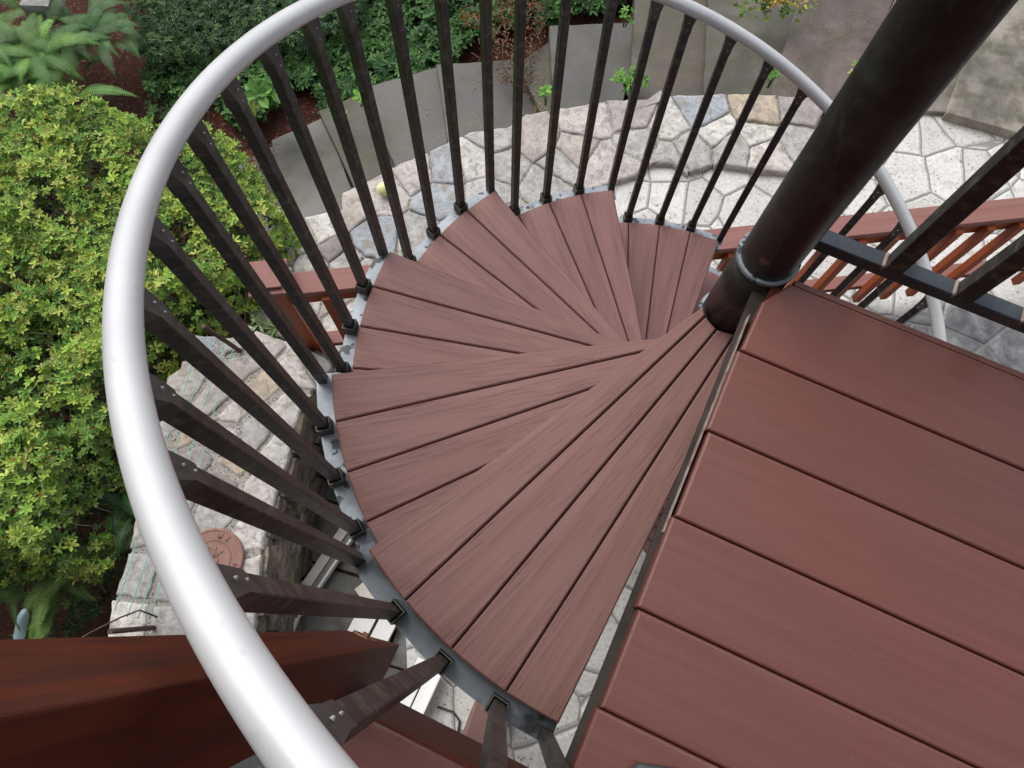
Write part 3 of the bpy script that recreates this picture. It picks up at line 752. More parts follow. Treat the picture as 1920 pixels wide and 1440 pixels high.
# ---------------------------------------------------------------- slate steps
steps = [  # polygon px, z, colour, label
 ([(1862, -40), (2150, -60), (2250, 330), (1900, 248), (1775, 212)], -2.44, (.50, .48, .43), 'large pale grey slab right of the black pole'),
 ([(1680, -40), (1858, -40), (1771, 212), (1690, 208), (1560, 196), (1592, 190)], -2.47, (.36, .34, .31), 'grey slab partly hidden behind the black pole'),
 ([(1510, -40), (1676, -40), (1585, 195), (1440, 190)], -2.52, (.22, .175, .17), 'mauve stained slab under the silver rail, left of the black pole'),
 ([(1330, -60), (1520, -60), (1437, 190), (1318, 190)], -2.60, (.17, .175, .145), 'greenish grey slab above the orange and blue wall stones'),
 ([(1192, -60), (1322, -60), (1314, 190), (1180, 195)], -2.68, (.17, .145, .115), 'brownish slab between the green weed and the greenish slab'),
 ([(1028, 47), (1185, 40), (1178, 130), (1160, 165), (1150, 205), (1040, 215)], -2.75, (.16, .16, .165), 'dark grey slab left of the green weed'),
 ([(968, 120), (1024, 70), (1034, 215), (1006, 228)], -2.83, (.125, .115, .075), 'narrow mossy slab littered with dry leaves'),
 ([(816, 120), (964, 108), (1003, 228), (950, 245), (880, 262), (842, 285)], -2.90, (.145, .145, .15), 'dark blue-grey slab below the pile of dead leaves'),
 ([(675, 166), (812, 122), (838, 288), (745, 325)], -2.97, (.15, .145, .14), 'grey slab third from the left end'),
 ([(596, 208), (672, 176), (742, 328), (666, 390)], -3.04, (.085, .08, .045), 'wet mossy brown slab second from the left end'),
 ([(508, 262), (592, 218), (662, 392), (560, 430), (530, 400)], -3.10, (.19, .185, .165), 'slab speckled with white lichen, near the azalea'),
 ([(440, 310), (504, 268), (535, 420), (480, 470), (450, 420)], -3.17, (.11, .10, .06), 'mossy low slab at the left end against the azalea'),
]
for i, (pl, z, c, lb) in enumerate(steps):
    mb = MB(); px_ = ats(pl, z); mxx = sum(p[0] for p in px_) / len(px_); px_ = [(p[0] + (.05 if p[0] > mxx else 0), p[1]) for p in px_]; q = rough_poly(inset([*px_] if area(px_) > 0 else px_[::-1], .002), .006, .08, i + 50)
    c = (c[0] * .46, c[1] * .43, c[2] * .40); mb.prism(q, z, z - .13, .005, cl=c, clside=tuple(x * 1.5 for x in c))
    tag(mb.build('stone_step', 'slate'), lb, 'stone step', 'slate steps curving round the wall')

# ---------------------------------------------------------------- plants
def leafquad(mb, p, d, up, ln, w, c, fold=.25, droop=.0):
    d = d.normalized(); sd = d.cross(up)
    if sd.length < 1e-4: sd = Vector((1, 0, 0))
    sd.normalize(); nn = sd.cross(d).normalized()
    b2 = p; t = p + d * ln - nn * droop * ln
    l1 = p + d * ln * .38 + sd * w * .42 + nn * fold * w; l2 = p + d * ln * .74 + sd * w * .46 + nn * (fold * w - droop * ln * .4)
    r1 = p + d * ln * .38 - sd * w * .42 + nn * fold * w; r2 = p + d * ln * .74 - sd * w * .46 + nn * (fold * w - droop * ln * .4)
    mb.face([b2, r1, r2, t], c=c); mb.face([b2, t, l2, l1], c=c)
def rosette(mb, p, axis, nl, ln, wr, pal, pitch=.35, jit=.3):
    axis = axis.normalized(); s = axis.orthogonal().normalized(); t = axis.cross(s); a0 = random.random() * 6.28
    base = random.choice(pal); q = random.uniform(.7, 1.25)
    for i in range(nl):
        a = a0 + 2 * math.pi * i / nl + random.uniform(-jit, jit); pi_ = pitch + random.uniform(-.2, .25)
        d = (s * math.cos(a) + t * math.sin(a)) * math.cos(pi_) + axis * math.sin(pi_)
        k = q * random.uniform(.85, 1.15); c = (base[0] * k * random.uniform(.92, 1.1), base[1] * k, base[2] * k)
        l = ln * random.uniform(.75, 1.15); leafquad(mb, p, d, axis, l, l * wr, c, .18, .08)
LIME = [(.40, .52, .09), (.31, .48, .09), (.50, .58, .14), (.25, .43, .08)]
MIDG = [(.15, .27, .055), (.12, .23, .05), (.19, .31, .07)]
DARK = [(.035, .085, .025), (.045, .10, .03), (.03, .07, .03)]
RED = [(.25, .07, .04), (.30, .10, .04)]
def bush(px_poly, zref, ztop, zlow, seed, lab, dens=1.0, limef=.5):
    rnd = random.Random(seed); random.seed(seed)
    poly = ats(px_poly, zref); xs = [p[0] for p in poly]; ys = [p[1] for p in poly]
    A = abs(area(poly)); root_ = empty('azalea_shrub', (sum(xs) / len(xs), sum(ys) / len(ys), zlow)); tag(root_, lab, 'shrub', 'azalea shrubs beside the stone wall')
    cx, cy = root_.location.x, root_.location.y
    mb = MB(); tw = MB(); n = int(A * 3700 * dens); cnt = 0
    while cnt < n:
        p = (rnd.uniform(min(xs), max(xs)), rnd.uniform(min(ys), max(ys)))
        if not pip(p, poly): continue
        cnt += 1
        de = dedge(p, poly); rim = smooth(0, .13, de)
        top = zlow + (ztop - zlow) * (.60 + .40 * rim)
        cl = noise.noise(Vector((p[0] * 3.2, p[1] * 3.2, seed))); cl2 = noise.noise(Vector((p[0] * 9, p[1] * 9, seed + 9)))
        top += .10 * cl + .05 * cl2
        u = rnd.random(); dep = (u ** 2.6) * .42
        z = top - dep
        if z < zlow + .02: z = zlow + .02 + rnd.random() * .05
        gap = noise.noise(Vector((p[0] * 5.5, p[1] * 5.5, z * 5 + seed * 2)))
        if gap < -.27 and dep < .2: continue
        sc_ = 1.0
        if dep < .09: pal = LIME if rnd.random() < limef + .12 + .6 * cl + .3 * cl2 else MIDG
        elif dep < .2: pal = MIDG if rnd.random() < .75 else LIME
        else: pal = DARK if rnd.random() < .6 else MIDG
        ax = Vector((rnd.gauss(0, .38), rnd.gauss(0, .38), 1))
        P0 = Vector((p[0] - cx, p[1] - cy, z - zlow))
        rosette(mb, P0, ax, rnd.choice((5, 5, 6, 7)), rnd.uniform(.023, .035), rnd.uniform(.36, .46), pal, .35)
        if rnd.random() < .12: rosette(mb, P0 + Vector((0, 0, .006)), ax, 4, .014, .4, RED, .7)
        if rnd.random() < .22:
            q = P0 - Vector((rnd.gauss(0, .03), rnd.gauss(0, .03), rnd.uniform(.05, .16))); tw.tube([q, (q + P0) / 2 + Vector((rnd.gauss(0, .006), rnd.gauss(0, .006), 0)), P0], [.0022, .0016, .001], 4, smooth=True)
    # limbs
    for _ in range(int(40 * A + 16)):
        p = (rnd.uniform(min(xs), max(xs)), rnd.uniform(min(ys), max(ys)))
        if not pip(p, poly): continue
        q = Vector((p[0] - cx, p[1] - cy, (ztop - zlow) * rnd.uniform(.55, 1.0))); b0 = Vector((q.x * .5 + rnd.gauss(0, .08), q.y * .5 + rnd.gauss(0, .08), 0))
        m1 = b0.lerp(q, .4) + Vector((rnd.gauss(0, .05), rnd.gauss(0, .05), .03)); m2 = b0.lerp(q, .75) + Vector((rnd.gauss(0, .04), rnd.gauss(0, .04), .03))
        tw.tube([b0, m1, m2, q], [.008, .0055, .0035, .0015], 5)
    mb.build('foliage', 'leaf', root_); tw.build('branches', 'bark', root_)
Bx = [(-420, 150), (20, 195), (70, 172), (190, 165), (255, 215), (330, 235), (420, 225), (470, 300), (545, 395), (548, 430), (470, 540), (300, 640), (100, 660), (-420, 650)]
bush(Bx, -2.25, -2.08, -2.95, 11, 'lime-green azalea shrub behind the handrail, uppermost beside the ferns', 1.0, .55)
bush([(-420, 520), (100, 570), (300, 540), (480, 470), (520, 480), (470, 560), (440, 600), (375, 625), (345, 640), (322, 690), (300, 710), (275, 830), (100, 900), (-420, 900)], -2.25, -2.02, -2.95, 12, 'yellow-green azalea shrub in the middle, touching the end of the broad wall', 1.0, .5)
bush([(-420, 780), (100, 800), (285, 770), (258, 850), (215, 910), (190, 990), (195, 1060), (140, 1090), (70, 1075), (-420, 1150)], -2.25, -1.98, -2.95, 13, 'green azalea shrub at the lower left above the fern frond', .95, .38)

def frond(mb, base, dirv, ln, wid, c, arch=.35, np_=26):
    d = Vector((dirv[0], dirv[1], 0)).normalized(); side = Vector((-d.y, d.x, 0)); pts = []
    for i in range(np_ + 1):
        t = i / np_; pts.append(Vector(base) + d * ln * t * (1 - .12 * t) + Vector((0, 0, arch * ln * (1.5 * t - 1.35 * t * t))))
    mb.tube(pts[::4] + [pts[-1]], .0018, 4, cl=(c[0] * .9, c[1] * .8, c[2]))
    for i in range(2, np_ + 1):
        t = i / np_; w = wid * min(1, t * 4) * (1 - t) ** .75 + .004
        tg = (pts[i] - pts[i - 1]).normalized(); k = random.uniform(.85, 1.15); cc = (c[0] * k, c[1] * k, c[2] * k)
        for s in (1, -1):
            dd = (side * s * .93 + tg * .42 + Vector((0, 0, -.12))).normalized()
            # pinna with toothed leaflets
            m = max(2, int(w / .011)); pp = pts[i]
            nn = Vector((0, 0, 1))
            hw = ln / np_ * .62
            q = [pp + tg * hw * .3]
            rgt = [pp]; 
            top_ = []; bot_ = []
            for a in range(m + 1):
                u = a / m; x = pp + dd * w * u; ww = hw * (1 - u) ** .6
                top_.append(x + tg * ww * (1.0 if a % 2 == 0 else .55)); bot_.append(x - tg * ww * (.8 if a % 2 == 0 else .4))
            for a in range(m):
                fc = [bot_[a], bot_[a + 1], top_[a + 1], top_[a]]
                mb.face(fc if s > 0 else fc[::-1], c=cc)
def fern(px, z, n, ln, lab, cols, a0=0, a1=360, seed=1):
    random.seed(seed); p = at(px[0], px[1], z); r = empty('fern', tuple(p)); tag(r, lab, 'fern', 'ferns in the mulch bed')
    for i in range(n):
        a = R(a0 + (a1 - a0) * (i + random.uniform(-.3, .3)) / n); l = ln * random.uniform(.7, 1.1); c = random.choice(cols)
        b_ = random.choice((.02, .10, .16)); kk = random.uniform(.55, 1.25); c = (c[0] * kk, c[1] * kk, c[2] * kk); a += random.gauss(0, .35); mb = MB(); frond(mb, (random.gauss(0, b_), random.gauss(0, b_), random.uniform(0, .12)), (math.cos(a), math.sin(a)), l * random.uniform(.6, 1), l * random.uniform(.15, .2), c, random.uniform(.25, .65), 30); mb.build('frond', 'leaf', r)
FC = [(.10, .24, .045), (.13, .29, .05), (.075, .18, .04), (.17, .34, .06)]
fern((80, 120), -3.0, 85, .50, 'large bright green fern clump below the grey rock, top left', FC, seed=3)
fern((-20, 130), -3.0, 55, .50, 'fern clump cut by the left frame edge', FC, seed=4)
fern((190, 85), -3.0, 40, .40, 'smaller darker fern right of the large clump', [(.06, .15, .04), (.08, .19, .05)], seed=5)
fern((128, 1085), -2.66, 30, .33, 'fern spreading out beneath the lower azalea, beside the pale blue spike', [(.20, .36, .08), (.16, .31, .07), (.24, .40, .10)], 180, 420, seed=6)
fern((235, 930), -2.45, 22, .26, 'dark fern in the gap between the lower azalea and the broad wall', [(.04, .10, .035), (.05, .12, .04)], 150, 400, seed=8)

def whorls(name, px_poly, zfn, dens, ln, pal, nl, lab=None, cat=None, kind=None, seed=1, wr=.42, hgt=(.03, .13), jitter=.3, clump=-1, pitch=.15):
    random.seed(seed); poly = ats(px_poly, -2.9); xs = [p[0] for p in poly]; ys = [p[1] for p in poly]; A = abs(area(poly)); n = int(A * dens); mb = MB()
    for _ in range(n * 2):
        p = (random.uniform(min(xs), max(xs)), random.uniform(min(ys), max(ys)))
        if not pip(p, poly): continue
        if noise.noise(Vector((p[0] * 4, p[1] * 4, seed))) < clump: continue
        z = zfn(*p) + random.uniform(*hgt) + .05 * noise.noise(Vector((p[0] * 5, p[1] * 5, 2)))
        ax = Vector((random.gauss(0, jitter), random.gauss(0, jitter), 1)); rosette(mb, Vector((p[0], p[1], z)), ax, random.choice(nl), random.uniform(ln * .75, ln * 1.2), wr, pal, pitch)
    o = mb.build(name, 'leaf'); tag(o, lab, cat, None, kind); return o
PC = [(.055, .14, .035), (.07, .17, .04), (.045, .115, .035), (.09, .20, .05)]
PD = [(.03, .075, .028), (.04, .09, .03), (.05, .11, .04)]
gp = [(225, -120), (1010, -120), (1015, 20), (960, 40), (890, 45), (862, 62), (850, 92), (770, 118), (735, 128), (700, 150), (672, 165), (660, 140), (640, 168), (615, 182), (590, 160), (570, 110), (520, 95), (480, 140), (440, 190), (395, 160), (372, 118), (330, 105), (300, 135), (262, 145), (235, 100)]
whorls('ground_cover', gp, gz, 800, .052, PC, (6, 7, 8), 'dark green ground cover with whorled leaves behind the slate steps', 'ground cover', 'stuff', 21, hgt=(.05, .16), clump=-.42)
whorls('ground_cover', [(205, -120), (700, -120), (660, 20), (560, 60), (470, 60), (400, 60), (300, 90), (235, 70)], gz, 1500, .028, PD + [(.09, .17, .05)], (4, 5, 6), 'fine leaved dark green ground cover at the top beside the fern', 'ground cover', 'stuff', 22, hgt=(.16, .34))
whorls('ground_cover', [(225, 60), (300, 100), (310, 170), (270, 200), (235, 170)], gz, 500, .04, PC, (5, 6, 7), 'patch of whorled green ground cover between the fern and the bare mulch', 'ground cover', 'stuff', 28, hgt=(.03, .12), clump=-.1)
whorls('ground_cover', [(1000, -120), (1240, -120), (1235, 8), (1195, 18), (1120, 40), (1060, 46), (1010, 42)], gz, 900, .045, PC, (6, 7), 'dark green ground cover bordering the steps at the top centre', 'ground cover', 'stuff', 23, hgt=(.06, .16))
whorls('ground_cover', [(1240, -140), (1330, -140), (1300, -10), (1275, 16), (1245, 10)], gz, 900, .045, PC, (6, 7), 'small tuft of ground cover under the top of the silver rail', 'ground cover', 'stuff', 24, hgt=(.1, .18))

whorls('ground_cover', [(-300, 950), (120, 980), (215, 1040), (200, 1190), (150, 1300), (-300, 1300)], lambda x, y: -2.98, 700, .032, PD + [(.10, .19, .05), (.16, .28, .07)], (4, 5, 6), 'patchy low green growth at the lower left around the blue spike', 'ground cover', 'stuff', 27, hgt=(.02, .22), clump=-.15)
def small_plant(px, z, n, ln, r, pal, name, lab, cat, seed, wr=.5, up=.12, nl=(4, 5)):
    random.seed(seed); p = at(px[0], px[1], z); rt = empty(name, tuple(p)); tag(rt, lab, cat); mb = MB(); st = MB()
    for i in range(n):
        a = random.random() * 6.28; rr = r * math.sqrt(random.random()); q = Vector((rr * math.cos(a), rr * math.sin(a), up * random.uniform(.5, 1.1)))
        rosette(mb, q, Vector((q.x * 3, q.y * 3, .6)), random.choice(nl), ln * random.uniform(.7, 1.2), wr, pal, .25); st.tube([Vector((q.x * .2, q.y * .2, 0)), q * .55 + Vector((0, 0, .01)), q], [.003, .002, .0015], 5, cl=(.1, .2, .04))
    mb.build('leaves', 'leaf', rt); st.build('stems', 'leaf', rt)
BG = [(.14, .32, .06), (.11, .27, .055), (.18, .36, .07)]
small_plant((1178, 168), -2.66, 22, .045, .085, BG, 'weed', 'bright green weed growing between two slabs beside the wall', 'weed', 31, .42)
small_plant((640, 235), -2.98, 3, .06, .02, BG, 'weed', 'single green sprout on the mossy slab', 'weed', 32, .6)
small_plant((685, 205), -2.90, 3, .05, .02, BG, 'weed', 'small green sprout beside the corner of the grey slab', 'weed', 33, .55)
small_plant((1023, 198), -2.72, 4, .04, .02, BG, 'weed', 'tiny green weed at the wall edge below the dry leaves', 'weed', 34, .6)
small_plant((1440, 165), -2.50, 8, .028, .03, BG, 'weed', 'small weed in the joint beside the mauve slab', 'weed', 35, .5)
small_plant((1590, 158), -2.42, 5, .026, .025, LIME, 'weed', 'pale weed at the left edge of the black pole', 'weed', 36, .5)
small_plant((1630, -5), -2.35, 10, .04, .05, BG, 'weed', 'leafy weed between two slabs at the top edge', 'weed', 37, .5)
small_plant((1170, 50), -2.65, 6, .03, .05, BG, 'weed', 'weed in the mossy joint at the top', 'weed', 38, .5)
small_plant((515, 205), -2.95, 12, .085, .09, [(.10, .25, .05), (.13, .30, .06), (.08, .2, .05)], 'broadleaf_plant', 'broad leaved green plant right of the leaf litter, above the lichen slab', 'plant', 41, .55, .25)
small_plant((430, 195), -2.95, 10, .075, .08, [(.12, .28, .06), (.09, .22, .05)], 'broadleaf_plant', 'broad leaved plant tucked against the underside of the silver rail', 'plant', 42, .55, .22)
small_plant((470, 225), -2.95, 5, .06, .05, LIME, 'broadleaf_plant', 'yellow-green broad leaved seedling below the rail', 'plant', 43, .55, .18)
small_plant((500, 618), -2.25, 9, .05, .06, [(.11, .22, .06), (.20, .26, .12)], 'weed', 'ragged weed beside the railing post foot', 'weed', 44, .3, .05)
# yellow-flowering stonecrop at the top
random.seed(51); p = at(1440, 22, -2.45); rt = empty('sedum_plant', tuple(p)); tag(rt, 'stonecrop with yellow-orange flower heads at the top edge above the slabs', 'flowering plant')
mb = MB(); fl = MB()
for i in range(90):
    q = Vector((random.gauss(0, .10), random.gauss(-.0, .05), random.uniform(.02, .12)))
    rosette(mb, q, Vector((random.gauss(0, .4), random.gauss(0, .4), 1)), 6, .022, .5, [(.16, .26, .05), (.11, .2, .05)], .3)
for i in range(150):
    q = Vector((random.gauss(0, .10), random.gauss(-.02, .04), random.uniform(.10, .17))); rosette(fl, q, Vector((random.gauss(0, .5), random.gauss(0, .5), 1)), 6, .011, .5, [(.55, .42, .06), (.45, .28, .06), (.6, .5, .12)], .5)
mb.build('leaves', 'leaf', rt); fl.build('flowers', 'leaf', rt)

# dead leaf piles
def litter(px_poly, z0, n, pal, ln, lab, seed, hgt=.1, twigs=20):
    random.seed(seed); poly = ats(px_poly, -2.85); xs = [p[0] for p in poly]; ys = [p[1] for p in poly]; mb = MB(); k = 0
    while k < n:
        p = (random.uniform(min(xs), max(xs)), random.uniform(min(ys), max(ys)))
        if not pip(p, poly): continue
        k += 1; z = z0 + random.random() * hgt * smooth(0, .08, dedge(p, poly)); d = Vector((random.gauss(0, 1), random.gauss(0, 1), random.gauss(0, .45))); c = random.choice(pal); q = random.uniform(.6, 1.3)
        leafquad(mb, Vector((p[0], p[1], z)), d, Vector((random.gauss(0, .5), random.gauss(0, .5), 1)), ln * random.uniform(.6, 1.3), ln * random.uniform(.25, .5), (c[0] * q, c[1] * q, c[2] * q), .3, .25)
    for i in range(twigs):
        p = (random.uniform(min(xs), max(xs)), random.uniform(min(ys), max(ys))); a = random.random() * 6.28; l = random.uniform(.05, .16)
        b0 = Vector((p[0], p[1], z0 + .02 + random.random() * hgt)); e = b0 + Vector((math.cos(a) * l, math.sin(a) * l, random.uniform(-.02, .04)))
        mb.tube([b0, (b0 + e) / 2 + Vector((0, 0, .01)), e], .0016, 4, cl=(.22, .13, .09))
    o = mb.build('dead_leaf_pile', 'dry_leaf'); tag(o, lab, 'leaf litter', None, 'stuff')
litter([(905, 10), (1010, 0), (1025, 60), (1000, 130), (985, 190), (940, 165), (915, 110)], -2.80, 900, [(.22, .13, .08), (.30, .20, .13), (.16, .08, .05), (.25, .10, .05)], .024, 'brown pile of dead leaves and twigs spilling over the dark slabs', 61, .16, 40)
litter([(430, 235), (470, 232), (505, 290), (470, 310), (440, 290)], -3.08, 260, [(.26, .08, .03), (.20, .07, .03), (.30, .14, .07)], .022, 'rusty leaf litter between the azalea and the lichen slab', 62, .06, 16)
litter([(865, 30), (900, 35), (895, 60), (870, 58)], -2.82, 70, [(.28, .10, .04)], .025, 'rusty dead leaves at the foot of the ground cover', 63, .12, 3)
random.seed(64); mb = MB()
def scatter(px_poly, z, n, ln=.012, pal=((.30, .22, .14), (.38, .30, .20), (.2, .12, .07))):
    poly = ats(px_poly, z); xs = [p[0] for p in poly]; ys = [p[1] for p in poly]
    for _ in range(n):
        p = (random.uniform(min(xs), max(xs)), random.uniform(min(ys), max(ys)))
        if not pip(p, poly): continue
        c = random.choice(pal); d = Vector((random.gauss(0, 1), random.gauss(0, 1), 0.05)); leafquad(mb, Vector((p[0], p[1], z + .003)), d, Vector((0, 0, 1)), ln * random.uniform(.5, 1.5), ln * .4, c, .2, .1)
scatter([(970, 120), (1026, 100), (1034, 210), (1003, 220)], -2.825, 90, .016, ((.34, .24, .13), (.25, .15, .08)))
for pl, z, c, lb in steps: scatter(pl, z + .001, 45, .006)
for q in range(1): scatter([(880, 130), (960, 120), (1000, 220), (900, 240)], -2.895, 60, .012)
scatter([(790, 195), (815, 190), (820, 210), (800, 212)], -2.965, 5, .02, ((.5, .28, .08),))
tag(mb.build('leaf_debris', 'dry_leaf'), 'scattered dry leaf fragments and seeds on the slate steps', 'debris', None, 'stuff')
# mulch chips
random.seed(70); mb = MB(); mp = ats([(-300, -120), (1250, -120), (1200, 40), (860, 120), (600, 220), (480, 330), (300, 300), (-300, 300)], -3.0); xs = [p[0] for p in mp]; ys = [p[1] for p in mp]
for _ in range(9000):
    p = (random.uniform(min(xs), max(xs)), random.uniform(min(ys), max(ys)))
    if not pip(p, mp): continue
    c = random.choice([(.10, .035, .022), (.07, .025, .018), (.16, .06, .035), (.24, .13, .09)]); d = Vector((random.gauss(0, 1), random.gauss(0, 1), random.gauss(0, .2)))
    leafquad(mb, Vector((p[0], p[1], gz(*p) + .012 + random.random() * .012)), d, Vector((0, 0, 1)), random.uniform(.012, .035), .006, c, .1)
tag(mb.build('mulch_chips', 'dry_leaf'), 'reddish brown bark mulch chips on the garden bed', 'mulch', None, 'stuff')

# rock top left
rk = MB(); rp = at(82, 12, -2.9); rock(rk, tuple(rp), Vector((1, 0, 0)), Vector((0, 1, 0)), .10, .08, .09, 99)
for i in range(len(rk.c)): rk.c[i] = (.30, .30, .29)
tag(rk.build('rock', 'wall_stone', weld=True), 'grey boulder above the fern at the top left corner', 'rock')

# ---------------------------------------------------------------- small things on the walls
def sphere(name, c, r, m, n=24):
    bm = bmesh.new(); bmesh.ops.create_uvsphere(bm, u_segments=n, v_segments=n // 2, radius=r); me = bpy.data.meshes.new(name); bm.to_mesh(me); bm.free()
    for p in me.polygons: p.use_smooth = True
    me.materials.append(MAT[m]); o = bpy.data.objects.new(name, me); o.location = c; col.objects.link(o); return o
bp = at(719, 355, -2.415); ball = sphere('tennis_ball', tuple(bp), .0345, 'felt'); tag(ball, 'yellow tennis ball resting on the curved stone wall', 'tennis ball')
sm = MB(); pts = []
for i in range(49):
    t = 2 * math.pi * i / 48; a = .55; x = math.cos(t) + .28 * math.cos(3 * t) * 0; 
    v3 = Vector((math.cos(t) * .85, math.sin(t) * .85, .52 * math.sin(2 * t))).normalized() * .0346; pts.append(v3)
sm.tube(pts, .0013, 5); so = sm.build('seam', 'white_frame', ball); so.rotation_euler = (.9, .4, .3)
# round plaque
pc = at(398, 1047, -2.175); pl = empty('round_plaque', (pc.x, pc.y, -2.178), R(20)); tag(pl, 'round terracotta plaque with raised lettering lying on the broad wall', 'plaque')
mb = MB(); n = 64; RR = .125
prof = [(RR, -.018), (RR, -.004), (RR - .004, 0), (RR - .010, .001), (RR - .012, -.002), (.0, -.002)]
for (r1, z1), (r2, z2) in zip(prof, prof[1:]):
    for i in range(n):
        a, b2 = 2 * math.pi * i / n, 2 * math.pi * (i + 1) / n
        f = [(r1 * math.cos(a), r1 * math.sin(a), z1), (r1 * math.cos(b2), r1 * math.sin(b2), z1), (r2 * math.cos(b2), r2 * math.sin(b2), z2), (r2 * math.cos(a), r2 * math.sin(a), z2)]
        mb.face(f if r2 > 0 else f[:3], smooth=False)
mb.build('disc', 'terracotta', pl)
rl = MB()
rl.tube([(.074 * math.cos(t), .074 * math.sin(t), -.001) for t in [2 * math.pi * i / 60 for i in range(61)]], .0022, 6)
def stroke(a, b2, r=.0026): rl.tube([Vector((a[0], a[1], -.0005)), Vector((b2[0], b2[1], -.0005))], r, 6)
def glyph(ang, segs, s=.011):
    o = Vector((math.cos(R(ang)), math.sin(R(ang)))) * .095; rd = Vector((math.cos(R(ang)), math.sin(R(ang)))); tn = Vector((rd.y, -rd.x))
    for x1, y1, x2, y2 in segs: stroke(o + tn * x1 * s + rd * y1 * s, o + tn * x2 * s + rd * y2 * s)
G = {'H': [(-.6, -1, -.6, 1), (.6, -1, .6, 1), (-.6, 0, .6, 0)], 'X': [(-.6, -1, .6, 1), (-.6, 1, .6, -1)], 'I': [(0, -1, 0, 1), (-.4, -1, .4, -1), (-.4, 1, .4, 1)], 'V': [(-.6, 1, 0, -1), (.6, 1, 0, -1)], 'W': [(-.9, 1, -.4, -1), (-.4, -1, 0, .4), (0, .4, .4, -1), (.4, -1, .9, 1)], 'E': [(-.4, -1, -.4, 1), (-.4, 1, .5, 1), (-.4, 0, .4, 0), (-.4, -1, .5, -1)]}
for ang, g in ((60, 'W'), (38, 'E'), (-35, 'H'), (-55, 'X'), (-75, 'I')): glyph(ang, G[g])
rl.tube([Vector((.03 * math.cos(t) - .01, .05 * math.sin(t), -.0005)) for t in [i / 20 * 3.2 - .4 for i in range(21)]], .0025, 6)
for a in (20, 60, 100, 140, 200, 250, 300): stroke((.0, .0), (.05 * math.cos(R(a)), .05 * math.sin(R(a))), .002)
rl.build('relief', 'terracotta', pl)
# strings
for i, (a, b2) in enumerate([((372, 640), (212, 1148)), ((392, 640), (240, 1155)), ((420, 645), (262, 1160)), ((436, 660), (285, 1160))]):
    mb = MB(); A, B2 = at(a[0], a[1], -2.175), at(b2[0], b2[1], -2.17); ps = []
    for t in range(21):
        u = t / 20; ps.append(A.lerp(B2, u) + Vector((.006 * math.sin(u * 9 + i), .006 * math.cos(u * 7 + i * 2), .006 * math.sin(u * 5 + i))))
    mb.tube(ps, .0019, 5); tag(mb.build('garden_string', 'green_string'), ['leftmost', 'second from left', 'third from left', 'rightmost'][i] + ' of the four green strings stretched along the broad wall', 'string', 'green strings along the broad wall')
def rod(name, a, za, b2, zb, r, m, lab, cat):
    mb = MB(); mb.tube([at(a[0], a[1], za), at(b2[0], b2[1], zb)], r, 12); tag(mb.build(name, m), lab, cat)
rod('iron_rod', (450, 658), -2.20, (381, 611), -1.86, .010, 'rusty_rod', 'rusty brown iron stake standing on the broad wall near the azalea', 'stake')
rod('iron_rod', (288, 1177), -2.20, (206, 1184), -1.86, .010, 'rusty_rod', 'dark iron stake standing at the near end of the strings', 'stake')
mb = MB(); mb.tube([at(295, 1157, -2.17), at(262, 1144, -2.12), at(225, 1158, -2.06), at(170, 1186, -2.02), at(120, 1215, -2.0)], .0035, 8); tag(mb.build('bent_wire', 'rusty_rod'), 'bent dark wire crossing the green strings', 'wire')
# pale blue spike
mb = MB(); a, b2 = at(36, 1195, -2.75), at(47, 1143, -2.45); mb.tube([a, a.lerp(b2, .05), a.lerp(b2, .75), a.lerp(b2, .92), b2], [.024, .026, .024, .016, .004], 20); tag(mb.build('watering_spike', 'bluish_plastic'), 'pale blue plastic spike standing in the soil at the lower left', 'garden spike')
mb = MB(); p = at(440, 592, -2.6)
prof = [(.075, 0), (.095, .2), (.100, .2), (.100, .21), (.09, .21), (.088, .17), (0, .17)]
for (r1, z1), (r2, z2) in zip(prof, prof[1:]):
    for i in range(24):
        c1, s1, c2, s2 = math.cos(i / 24 * 6.2832), math.sin(i / 24 * 6.2832), math.cos((i + 1) / 24 * 6.2832), math.sin((i + 1) / 24 * 6.2832)
        f = [(p.x + r1 * c1, p.y + r1 * s1, -2.55 + z1), (p.x + r1 * c2, p.y + r1 * s2, -2.55 + z1), (p.x + r2 * c2, p.y + r2 * s2, -2.55 + z2), (p.x + r2 * c1, p.y + r2 * s1, -2.55 + z2)]
        mb.face(f if r2 else f[:3], smooth=True)
tag(mb.build('plant_pot', 'black_plastic'), 'black plastic pot half hidden by the azalea beside the railing post', 'plant pot')
mb = MB(); mb.box(at(760, 458, -2.435), (.25, 1, 0), (1, -.25, 0), (0, 0, 1), .042, .010, .004, .001); mb.box(at(763, 478, -2.435), (.25, 1, 0), (1, -.25, 0), (0, 0, 1), .014, .008, .004, .001, mi=1)
tag(mb.build('plastic_strip', ['green_plastic', 'yellow_plastic']), 'green and yellow plastic strip on the curved wall', 'toy')

